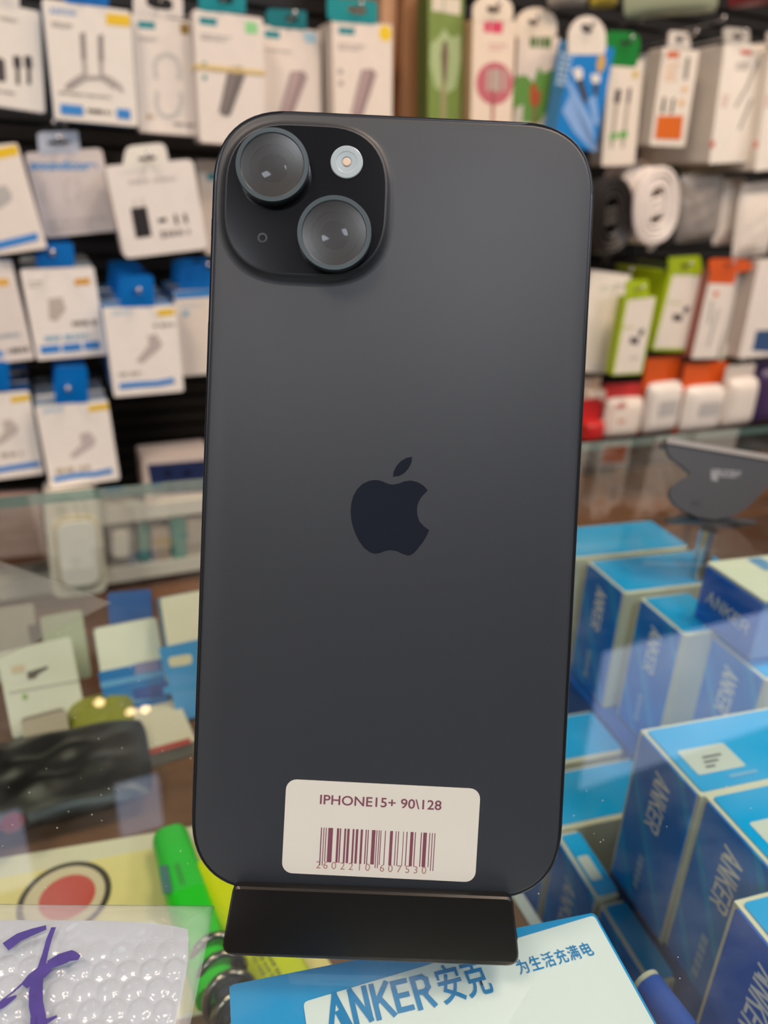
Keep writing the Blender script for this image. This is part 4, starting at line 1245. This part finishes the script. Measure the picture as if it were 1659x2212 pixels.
f = deck_box((62, 1650), (158, 1622), (50, 1578), .012, 'small_carton', 'small cream carton with dark print in front of the tool packet', 'box', (190, 168, 146), (120, 100, 86), group=LG)
f.poly('printed_picture', [[(106, 1592), (130, 1586), (132, 1602), (108, 1606)]], (70, 66, 66))
def lying(px, ztop, t, name, lab, cat, c, cs=None, rad=.002, group=None):
    q = [onz(x, y, ztop) for x, y in px]
    tl, tr, br, bl = q
    X = ((tr - tl) + (br - bl)).normalized()
    Y = UP.cross(X)
    w = ((tr - tl).length + (br - bl).length) / 2
    h = ((tl - bl).length + (tr - br).length) / 2
    ctr = (tl + tr + br + bl) / 4
    M = basis(ctr, X, Y, UP)
    r_ = empty(name, M, lab, cat, group)
    prism('carton', rrect(w, h, rad, 4), -t, 0, None, r_, mats=[mat(cs or c), mat(c)], capidx=1)
    f = Face(r_, M)
    f.w, f.h = w, h
    return f
f = lying([(212, 1556), (394, 1506), (414, 1604), (238, 1652)], DECK + .009, .0085, 'flat_carton', 'flat cream carton with red lower border lying under the glass', 'box', (214, 198, 176), (150, 140, 130), group=LG)
f.poly('printed_band', [[(236, 1642), (410, 1594), (414, 1606), (240, 1655)]], (172, 70, 60))
f.poly('printed_patch', [[(236, 1602), (280, 1590), (284, 1600), (240, 1612)]], (170, 80, 66))
M = basis(onz(224, 1590, DECK) + Vector((0, 0, .008)), CE1, CE2, UP)
r_ = empty('olive_pouch', M, 'crumpled olive green pouch beside the flat cream carton', 'packet', LG)
pillow('pouch', .034, .034, .012, mat((140, 136, 40), .4, var=.1), r_, 12, 12, wr=.0012, y0=-.01)
M = basis(onz(120, 1790, DECK) + Vector((0, 0, .0135)), CE1, CE2, UP)
r_ = empty('black_pouch', M, 'crumpled shiny black pouch lying under the glass at the left', 'packet', LG)
pillow('pouch', .088, .058, .018, mat((24, 21, 20), .35, var=.3, scale=30), r_, 26, 22, wr=.0014, y0=-.008)
r_ = empty('red_button', basis(onz(28, 1782, DECK + .02), CE1, CE2, UP), 'small dark red button on the black pouch at the left edge', 'button', LG)
lathe('button', [(.0046, 0), (.005, .0015), (.004, .003), (0, .0034)], mat((120, 30, 38), .35), r_, 20)
# counter paper with round badge
f = lying([(-60, 1878), (520, 1766), (760, 2120), (-160, 2300)], DECK + .0008, .0006, 'counter_poster', 'cream and yellow paper sheet lying under the glass below the pens', 'poster', (226, 214, 190), group=None)
f.poly('printed_panel', [[(-40, 1905), (520, 1796), (740, 2120), (-140, 2300)]], (236, 216, 150))
c_ = f.p(140, 1940)
flat('printed_ring', [ellipse(.0180, .0180, 40, c_[0], c_[1])], f.lift(), mat((74, 66, 56)), f.root)
flat('printed_ring', [ellipse(.0155, .0155, 40, c_[0], c_[1])], f.lift(), mat((220, 200, 170)), f.root)
flat('printed_disc', [ellipse(.0108, .0108, 40, c_[0] + .001, c_[1])], f.lift(), mat((206, 84, 76)), f.root)
# two text markers
def marker(p0, p1, wpx, c, c2, lab):
    a, b = onz(*p0, DECK + .0085), onz(*p1, DECK + .0085)
    X = (b - a); L = X.length; X.normalize()
    Y = UP.cross(X)
    M = basis(a, X, Y, UP)
    e = onz(p0[0] + wpx, p0[1], DECK + .0085)
    w = (e - a).length * 1.05
    r_ = empty('highlighter_pen', M, lab, 'highlighter', 'highlighters under the glass')
    def sec(x0, x1, k0, k1, z, m, nm):
        rings = []
        for x, k in ((x0, k0), (x0 + .003, min(1.0, k0 + .12)), (x1 - .003, min(1.0, k1 + .05)), (x1, k1)):
            rings.append(([(y * k, zz * k) for y, zz in squircle(w, .015, .0055, 6)], x))
        o = loft(nm, rings, m, r_, angle=60)
        o.matrix_local = Matrix(((0, 0, 1, 0), (1, 0, 0, 0), (0, 1, 0, 0), (0, 0, 0, 1)))
        return o
    sec(0, L * .46, .80, 1.0, 0, mat(c, .35), 'cap')
    sec(L * .46, L, 1.0, .86, 0, mat(c2, .35), 'barrel')
    return r_, M, w, L
r_, M, w, L = marker((366, 1806), (468, 2150), 80, (60, 200, 70), (40, 205, 40), 'bright green highlighter lying under the glass beside the bubble wrap')
ff = Face(r_, M, .0077)
ff.poly('printed_patch', [[(344, 1872), (362, 1868), (372, 1925), (352, 1932)]], (80, 120, 120))
ff.words(376, 1866, 402, 1912, (90, 150, 90), 5)
r_, M, w, L = marker((462, 1866), (650, 2190), 104, (222, 228, 30), (214, 220, 36), 'bright yellow highlighter lying under the phone stand')
ff = Face(r_, M, .0077)
ff.words(540, 2070, 620, 2115, (150, 150, 60), 3)
# chrome coil
M = basis(onz(478, 2160, DECK), CE1, CE2, UP)
r_ = empty('metal_coil', M, 'shiny metal coil under the glass between bubble wrap and white carton', 'coil')
chrome2 = mat((150, 140, 132), .18, 1.0, var=.1, name='dull_chrome')
for i in range(6):
    tube('coil_ring', [(.0085 * math.cos(a) + .0012 * i, .008 - .008 * i + .0035 * math.sin(a), .0102 + .0085 * math.sin(a)) for a in [2 * math.pi * k / 24 for k in range(24)]], .0016, chrome2, r_, 8, closed=True)
tube('core', [(0, .012, .009), (.003, -.01, .009), (.006, -.04, .009)], .005, mat((70, 80, 110), .3, .5), r_, 12)


# ================================================================== INSIDE THE COUNTER, RIGHT: BLUE CARTONS
BA = R(17)
BE1, BE2 = Vector((math.cos(BA), math.sin(BA), 0)), Vector((-math.sin(BA), math.cos(BA), 0))
def blue_mat():
    m = mat((18, 104, 205), .22, 0, .5, var=0, name='blue_print')
    nt = m.node_tree
    b = nt.nodes['Principled BSDF']
    tc = nt.nodes.new('ShaderNodeTexCoord')
    mp = nt.nodes.new('ShaderNodeMapping')
    mp.inputs['Rotation'].default_value = (R(35), R(20), R(-25))
    vo = nt.nodes.new('ShaderNodeTexWave')
    vo.inputs['Scale'].default_value = 7
    vo.inputs['Distortion'].default_value = .0
    rp = nt.nodes.new('ShaderNodeValToRGB')
    rp.color_ramp.interpolation = 'CONSTANT'
    rp.color_ramp.elements[0].color = lin((8, 130, 236))
    rp.color_ramp.elements[1].position = .35
    rp.color_ramp.elements[1].color = lin((8, 140, 244))
    for p_, c_ in ((.6, (6, 164, 248)), (.8, (10, 132, 238))):
        e = rp.color_ramp.elements.new(p_)
        e.color = lin(c_)
    nt.links.new(tc.outputs['Object'], mp.inputs['Vector'])
    nt.links.new(mp.outputs['Vector'], vo.inputs['Vector'])
    nt.links.new(vo.outputs['Fac'], rp.inputs['Fac'])
    nt.links.new(rp.outputs['Color'], b.inputs['Base Color'])
    return m
BLUE = blue_mat()
BLUE_TOP_LIT = mat((6, 172, 248), .2, var=.12, scale=18, name='blue_print_lit_top')  # lighter than the side panels: light from above put into the colour
CREAM = mat((222, 216, 196), .5, var=.03, name='cream_tray')
DARKB = mat((10, 104, 218), .25, var=.08, scale=20, name='deep_blue_print')
BG = 'blue cartons standing in the counter'
RDECK, UPBASE = -.205, -.110
def carton(fl, ztop, w, d, lab, h=None, base=None, at=None, sticker=False, small=True, top=None, rot=0.0, text=True, sidem=None, tscale=1.0):
    """sleeve carton: fl = pixel of its near left top corner; w along the counter, d away from the shopper"""
    h = h or (ztop - (base if base is not None else UPBASE) - .0006)
    P = at if at is not None else onz(fl[0], fl[1], ztop)
    fl = fl or (P.x * 1e4, 0)
    a = BA + rot
    X, Y = Vector((math.cos(a), math.sin(a), 0)), Vector((-math.sin(a), math.cos(a), 0))
    M = basis(P - UP * h, X, Y, UP)
    r_ = empty('charger_carton', M, lab, 'carton', BG)
    # cream tray shows as a rim, printed sleeve panels stand proud of it
    box3('tray', (0.0006, 0.0006, 0), (w - .0006, d - .0006, h - .0006), CREAM, r_)
    rim = .0022
    prism('top_panel', rrect(w - rim, d - 2 * rim, .0012, 3, w / 2 + rim / 2, d / 2), h - .0008, h, top or BLUE_TOP_LIT, r_)
    ML = Matrix(((0, 0, -1, 0), (-1, 0, 0, d), (0, 1, 0, 0), (0, 0, 0, 1)))        # left panel: its x runs towards the shopper
    lp_ = prism('side_panel', rrect(d - 2 * rim, h - .002, .0012, 3, d / 2, h / 2), -.0006, .0, sidem or BLUE, r_)
    lp_.matrix_local = ML
    fr = prism('front_panel', rrect(w - 2 * rim, h - .002, .0012, 3, w / 2, h / 2), -.0006, .0, CREAM, r_)
    fr.matrix_local = Matrix(((1, 0, 0, 0), (0, 0, -1, 0), (0, 1, 0, 0), (0, 0, 0, 1)))
    if text:
        wm = wordmark('brand_lettering', mat((252, 253, 255), .4), lp_, (d * .39, h * .88), d * .22 * tscale, R(-90), .00012, length=h * .33 * tscale, wid=.135)
        if small:
            rr = random.Random(int(fl[0]))
            yy = h * .34
            pol = []
            while yy > h * .12:
                l = rr.uniform(.002, .0042)
                pol.append(rrect(d * .09, l, 1e-5, 1, d * .46, yy - l / 2))
                yy -= l + .0007
            flat('printed_text', pol, .00012, mat((150, 190, 235), .4), lp_)
    if sticker:
        sw2 = min(.020, w - .006)
        flat('label_sticker', [rrect(sw2, .0125, .001, 3, .004 + sw2 / 2 + (.002 if w > .03 else -.001), d * .42)], h + .00015, mat((214, 218, 216), .5), r_)
        for q in range(3 if w > .03 else 0):
            flat('label_text', [rrect(l_, .0011, 1e-5, 1, .011 + l_ / 2 + .001 * q, d * .42 - .0035 + .0022 * q) for l_ in (.004 + .002 * q,)], h + .0003, mat((120, 124, 126)), r_)
        if w > .03: flat('label_text', [rrect(.012, .0014, 1e-5, 1, .022, d * .16)], h + .0003, mat((120, 185, 235)), r_)
    return r_
ZT = -.037
carton((1240, 1206), ZT, .076, .040, 'blue carton at the very back of the row, beside the phone edge')
carton((1349, 1281), ZT, .076, .038, 'blue carton second from the back with vertical white lettering')
carton((1477, 1371), ZT, .028, .036, 'blue carton third from the back, pale front side showing')
carton((1656, 1470), ZT - .004, .06, .038, 'blue carton behind the large near one, mostly under the mirrored glow', tscale=1.0)
carton((1514, 1722), ZT, .085, .036, 'large blue carton near the front with a pale label sticker on top', sticker=True, small=True)
carton((1692, 1905), ZT, .085, .036, 'large blue carton at the front right with big slanting white lettering', sticker=True)
carton((1800, 2210), ZT, .085, .036, 'deep blue carton in the bottom right corner', sidem=DARKB)
# the row stands on a raised step; a lower tier shows to its left
ZSTEP = UPBASE
def ec(p): return p.dot(BE1), p.dot(BE2)
ZL2 = UPBASE - .001
nL, nF = ec(onz(1514, 1722, ZT))
bL, bF = ec(onz(1349, 1281, ZT))
cL = ec(onz(1213, 1825, ZL2))[0]
stp = [(nL + .002, nF - .13), (nL + .16, nF - .13), (nL + .16, bF + .085), (bL - .004, bF + .085), (bL - .004, max(nF + .037, 0)), (nL + .002, nF + .037)]
q0 = basis(Vector((0, 0, 0)), BE1, BE2, UP)
o = empty('display_step', q0, 'pale raised step under the blue cartons inside the counter', 'riser')
prism('step_body', stp, RDECK + .0005, UPBASE - .0003, mat((30, 100, 190), .4), o)
eA, eB, eC = ec(onz(1300, 1632, ZL2))[1], ec(onz(1332, 1766, ZL2))[1], ec(onz(1213, 1825, ZL2))[1]
def low(e2f, d, w, lab, **k):
    P = BE1 * cL + BE2 * e2f
    carton(None, ZL2, w, d, lab, base=RDECK, at=Vector((P.x, P.y, ZL2)), **k)
wl2 = nL - cL - .001
wl3 = bL - cL - .006
low(eA, .034, wl3, 'low blue carton beside the phone edge, back one of the lower tier', text=False)
low(eB, min(.034, eA - eB - .001), wl3, 'low blue carton beside the phone edge, middle one of the lower tier', text=False)
low(eB - .0365, .0355, wl2, 'low blue carton beside the stand with vertical white lettering and a label', sticker=True)
low(eB - .073, .0355, wl2, 'low blue carton half under the white lettered carton', text=True)
# small box on top with white lid
def small_top():
    P = onz(1500, 1330, ZT + .0006)
    M = basis(P, -BE2, BE1, UP)      # x towards the shopper, y along the counter
    r_ = empty('white_lid_carton', M, 'small deep blue carton with white lid standing on the back cartons', 'carton')
    Q = onz(1608, 1426, ZT + .0006)
    d = (Q - P).length
    h = min(onpl(1537, 1204, P, -BE1).z, -.0085) - P.z
    w = .05
    box3('carton', (0, 0, 0), (d, w, h), mat((110, 150, 215), .4), r_)
    lid = prism('lid', rrect(d, w, .001, 2, d / 2, w / 2), h, h + .0012, mat((232, 230, 214), .5), r_)
    flat('lid_print', [rrect(.012, .008, .001, 2, d * .2, w * .5)], h + .0014, mat((110, 160, 215)), r_)
    pn = prism('side_panel', rrect(d - .002, h - .002, .001, 2, d / 2, h / 2), .0, .0007, DARKB, r_)
    pn.matrix_local = Matrix(((1, 0, 0, 0), (0, 0, -1, 0), (0, 1, 0, 0), (0, 0, 0, 1)))
    wordmark('brand_lettering', mat((205, 212, 222), .4), pn, (d * .16, h * .42), h * .2, R(-3), .0009, length=d * .72)
small_top()
# rounded blue spine near the bottom edge
P, Q = onz(1400, 2128, -.05), onz(1500, 2260, -.05)
X = (Q - P).normalized()
M = basis(P, X, UP.cross(X), UP)
RB = (DECK if P.dot(CE1) < SPLIT + .02 else -.205) + .05 + .001
r_ = empty('blue_roll', M, 'rounded blue roll with pale end beside the white lettered carton', 'roll')
tube('sleeve', [(0, 0, 0), (.03, 0, 0), (.06, 0, 0)], .0042, mat((24, 74, 170), .3), r_, 16)
tube('end_cap', [(-.0012, 0, 0), (.0002, 0, 0)], .0042, mat((190, 186, 170), .5), r_, 16)
box3('support_card', (-.001, -.004, RB), (.06, .004, -.0035), mat((30, 78, 165), .4), r_)

# white lettered carton right under the glass, in front of the stand
ZF = -.0095
fp = [(495, 2128), (1284, 1971), (1470, 2262), (505, 2420)]
P0, P1 = onz(495, 2128, ZF), onz(1284, 1971, ZF)
X = (P1 - P0).normalized()
Y = UP.cross(X)
w = (P1 - P0).length
M = basis(P0 - Y * .06, X, Y, UP)
r_ = empty('lettered_carton', M, 'white topped blue carton with large blue lettering under the stand', 'carton')
box3('carton', (0, 0, DECK - ZF + .0006), (w, .06, -.0004), mat((24, 140, 214), .3), r_)
F3 = Face(r_, M)
prism('top_sheet', rrect(w, .06, .001, 2, w / 2, .03), -.0004, 0, mat((30, 152, 224), .3), r_)
wp = [F3.p(*q) for q in ((655, 2166), (1083, 2074), (1290, 1976), (1470, 2262), (1350, 2420), (700, 2420))]
white_m = mat((228, 231, 240), .4, var=.015, name='carton_white')
A_ = F3.p(655, 2166)
flat('white_panel', [round_poly([(A_[0], A_[1]), (w - .0006, .0592), (w - .0006, .0), (A_[0], 0)], .0010, 3)], .0002, white_m, r_)
blue_ink = mat((32, 130, 200), .35, name='blue_ink')
a, b = F3.p(715, 2226), F3.p(940, 2172)
ang = math.atan2(b[1] - a[1], b[0] - a[0])
hh = math.hypot(*(Vector(F3.p(885, 2110)) - Vector(F3.p(905, 2180))))
wordmark('brand_lettering', blue_ink, r_, a, .0067, ang, .0004, length=math.hypot(b[0] - a[0], b[1] - a[1]), wid=.16)
a, b = F3.p(958, 2166), F3.p(1066, 2138)
textmesh('brand_lettering', '安克', .0088, blue_ink, r_, a, math.atan2(b[1] - a[1], b[0] - a[0]), .0004, .00012, fit=math.hypot(b[0] - a[0], b[1] - a[1]))
a, b = F3.p(1123, 2106), F3.p(1284, 2062)
textmesh('slogan_lettering', '为生活充满电', .0036, blue_ink, r_, a, math.atan2(b[1] - a[1], b[0] - a[0]), .0004, .00003, space=1.15, fit=math.hypot(b[0] - a[0], b[1] - a[1]))


# ================================================================== ON THE GLASS
# second stand, seen from behind at the right
a, b = onz(1500, 1118, .0012), onz(1600, 1112, .0012)
bx_ = onz(1530, 1122, .0004)
X = Vector((math.cos(R(-6)), math.sin(R(-6)), 0))
N0 = X.cross(UP).normalized()
T = R(28)
Yv = (UP * math.cos(T) - N0 * -math.sin(T) * -1).normalized()
Yv = (UP * math.cos(T) - N0 * math.sin(T)).normalized()
Nv = X.cross(Yv).normalized()
M = basis(bx_, X, Yv, Nv)
st2 = empty('phone_stand', M, 'empty dark grey phone stand on the glass at the right edge', 'phone stand')
f = Face(st2, M)
outl = [(1440, 950), (1662, 988), (1760, 1004), (1745, 1050), (1700, 1040), (1664, 1046), (1640, 1072), (1610, 1100), (1580, 1117), (1545, 1123), (1510, 1118), (1478, 1104), (1455, 1088), (1444, 1068), (1450, 1052), (1470, 1038), (1490, 1026), (1488, 1020), (1470, 1004), (1448, 988), (1440, 974)]
S2M = mat((48, 46, 48), .42, 0, .35, var=.04, name='stand_dark_grey')
prism('back_plate', [f.p(*q) for q in outl], -.003, 0, S2M, st2)
e0, e1 = f.p(1440, 951), f.p(1760, 1005)
ang = math.atan2(e1[1] - e0[1], e1[0] - e0[0])
L = math.hypot(e1[0] - e0[0], e1[1] - e0[1])
led = box3('top_ledge', (0, -.0016, -.016), (L, .0012, .0010), mat((132, 126, 120), .4, name='pale_edge'), st2)  # ledge coloured paler than the plate
led.matrix_local = Matrix.Translation((e0[0], e0[1], 0)) @ Matrix.Rotation(ang, 4, 'Z')
f.words(1536, 1012, 1602, 1034, (150, 150, 152), 3, 'moulded_text')
f.poly('moulded_text', [[(1536, 1018), (1550, 1019), (1550, 1040), (1536, 1037)]], (120, 120, 122))
f.poly('slot', [round_poly([(1494, 1079), (1516, 1080), (1516, 1091), (1494, 1090)], 4)], (20, 20, 20))
bs = box3('foot', (-.012, -.0002, -.034), (.024, .0022, -.003), S2M, st2)
tube('screw', [tuple(M.inverted() @ (onz(1534, 1136, -.0066) + Vector((0, 0, z)))) for z in (-.03, -.002)], .0045, CHROME, None, 16).data.transform(M)
sc_ = bpy.data.objects['screw']
tag(sc_, 'short steel pin under the glass below the dark grey stand', 'pin')
sc_.name = 'steel_pin'

# clear film
q = [onz(*p, .0003) for p in ((-90, 1180), (150, 1268), (240, 1303), (-120, 1485))]
film_o = mesh('clear_film', q + [p + Vector((0, 0, .0003)) for p in q], [(3, 2, 1, 0), (4, 5, 6, 7), (0, 1, 5, 4), (1, 2, 6, 5), (2, 3, 7, 6), (3, 0, 4, 7)], sheet_glass('film', (238, 240, 238), .06, .07, (240, 240, 236), 1.45))
tag(film_o, 'thin clear plastic film lying on the glass at the left', 'film')

# bubble wrap parcel
TLb, TRb = onz(-60, 1934, .004), onz(462, 1938, .004)
BRb = onz(404, 2216, .004)
X = (TRb - TLb).normalized()
Y = UP.cross(X)
M = basis(TRb, X, Y, UP)
M.translation.z = .0
MI = M.inverted()
parcel = empty('bubble_wrap_parcel', M, 'flat bubble wrap parcel with purple marker scrawl, bottom left', 'parcel')
def bub_mat():
    m = sheet_glass('bubble_film', (236, 240, 242), .10, .26, (225, 230, 236), 1.5)
    return m
NX, NY = 190, 130
Wb, Hb = .070, .062
V, Fc = [], []
edge = MI @ BRb
pit = .0046
def bump_h(x, y):
    row = round(y / (pit * .866))
    best = 0
    for rr in (row - 1, row, row + 1):
        ox = (pit / 2 if rr % 2 else 0)
        cxk = round((x - ox) / pit) * pit + ox
        d2 = ((x - cxk) ** 2 + (y - rr * pit * .866) ** 2) / (pit * .46) ** 2
        if d2 < 1: best = max(best, math.sqrt(1 - d2 * d2))
    return best
for i in range(NY + 1):
    for j in range(NX + 1):
        v = -Hb * i / NY
        u0 = -Wb
        ur = edge.x * (v / edge.y)          # slanted right side
        u = u0 + (ur - u0) * j / NX
        fr_ = min(1, (ur - u) / .005, -v / .006)
        fr_ = max(0, fr_)
        fade = min(1, max(0, (-v - .006) / .010))
        z = .0012 + .0030 * fr_ ** .5 + .0007 * math.sin(70 * u + 40 * v) * fr_ + .0004 * math.sin(210 * u - 160 * v) * fr_ + .0007 * bump_h(u, v) * fade * (1 if ur - u > .003 else 0)
        V.append((u, v, z))
for i in range(NY):
    for j in range(NX):
        q = i * (NX + 1) + j
        Fc.append((q, q + NX + 1, q + NX + 2, q + 1))
mesh('bubble_film', V, Fc, bub_mat(), parcel, True)
pillow('inner_packing', Wb * 1.0, Hb * 1.0, .0022, mat((172, 180, 190), .5, var=.10, scale=120, name='white_packing'), parcel, 20, 20, y0=-Hb * 1.06, zc=.0013, wr=.0001)
parcel.children[-1].location = (-Wb * .535, 0, 0)
bf = Face(parcel, M, .0052)
pur = mat((72, 62, 128), .3, var=.25, scale=300, name='marker_ink')
for k, (pts, ws) in enumerate((([(12, 2046), (40, 2026), (70, 2014), (100, 2004)], [20, 18, 14, 9]),
                               ([(116, 2004), (106, 2030), (98, 2060), (90, 2090)], [8, 9, 9, 12]),
                               ([(104, 2086), (130, 2074), (152, 2066), (172, 2070)], [16, 22, 20, 8]),
                               ([(52, 2132), (70, 2116), (90, 2102), (108, 2090)], [14, 22, 24, 18]),
                               ([(82, 2105), (78, 2140), (78, 2170), (84, 2200), (92, 2225)], [16, 20, 20, 20, 14]),
                               ([(50, 2126), (28, 2146), (4, 2164)], [4, 3, 3]),
                               ([(-12, 2180), (6, 2172), (22, 2162), (36, 2154)], [14, 14, 10, 4]),
                               ([(80, 2212), (104, 2208), (124, 2198)], [12, 8, 4]),
                               ([(72, 2200), (72, 2216)], [8, 8]))):
    kk = .000120
    pp = [bf.p(*q) for q in pts]
    # smooth the stroke
    sm, sw_ = [], []
    for i in range(len(pp) - 1):
        for t in range(4):
            u = t / 4
            sm.append((pp[i][0] * (1 - u) + pp[i + 1][0] * u, pp[i][1] * (1 - u) + pp[i + 1][1] * u))
            sw_.append((ws[i] * (1 - u) + ws[i + 1] * u) * kk)
    sm.append(pp[-1]); sw_.append(ws[-1] * kk)
    flat('marker_stroke', ribbon(sm, sw_), .0053 + k * .00004, pur, parcel)
# loose bits of dust on the glass
dm = mat((205, 205, 200), .6, var=0)
rnd = random.Random(3)
Vd, Fd = [], []
for i in range(60):
    p = onz(rnd.uniform(0, 420), rnd.uniform(1350, 1920), .0003) if i < 42 else onz(rnd.uniform(1150, 1640), rnd.uniform(1600, 2180), .0003)
    s = rnd.uniform(.00008, .00022)
    k = len(Vd)
    Vd += [p + Vector((s, 0, 0)), p + Vector((0, s, 0)), p + Vector((-s, 0, 0)), p + Vector((0, -s, 0)), p + Vector((0, 0, s)), p - Vector((0, 0, .0002))]
    Fd += [(k, k + 1, k + 4), (k + 1, k + 2, k + 4), (k + 2, k + 3, k + 4), (k + 3, k, k + 4), (k + 1, k, k + 5), (k + 2, k + 1, k + 5), (k + 3, k + 2, k + 5), (k, k + 3, k + 5)]
tag(mesh('dust', Vd, Fd, dm), 'specks of dust on the counter glass', 'dust', kind='stuff')
bpy.context.view_layer.update()
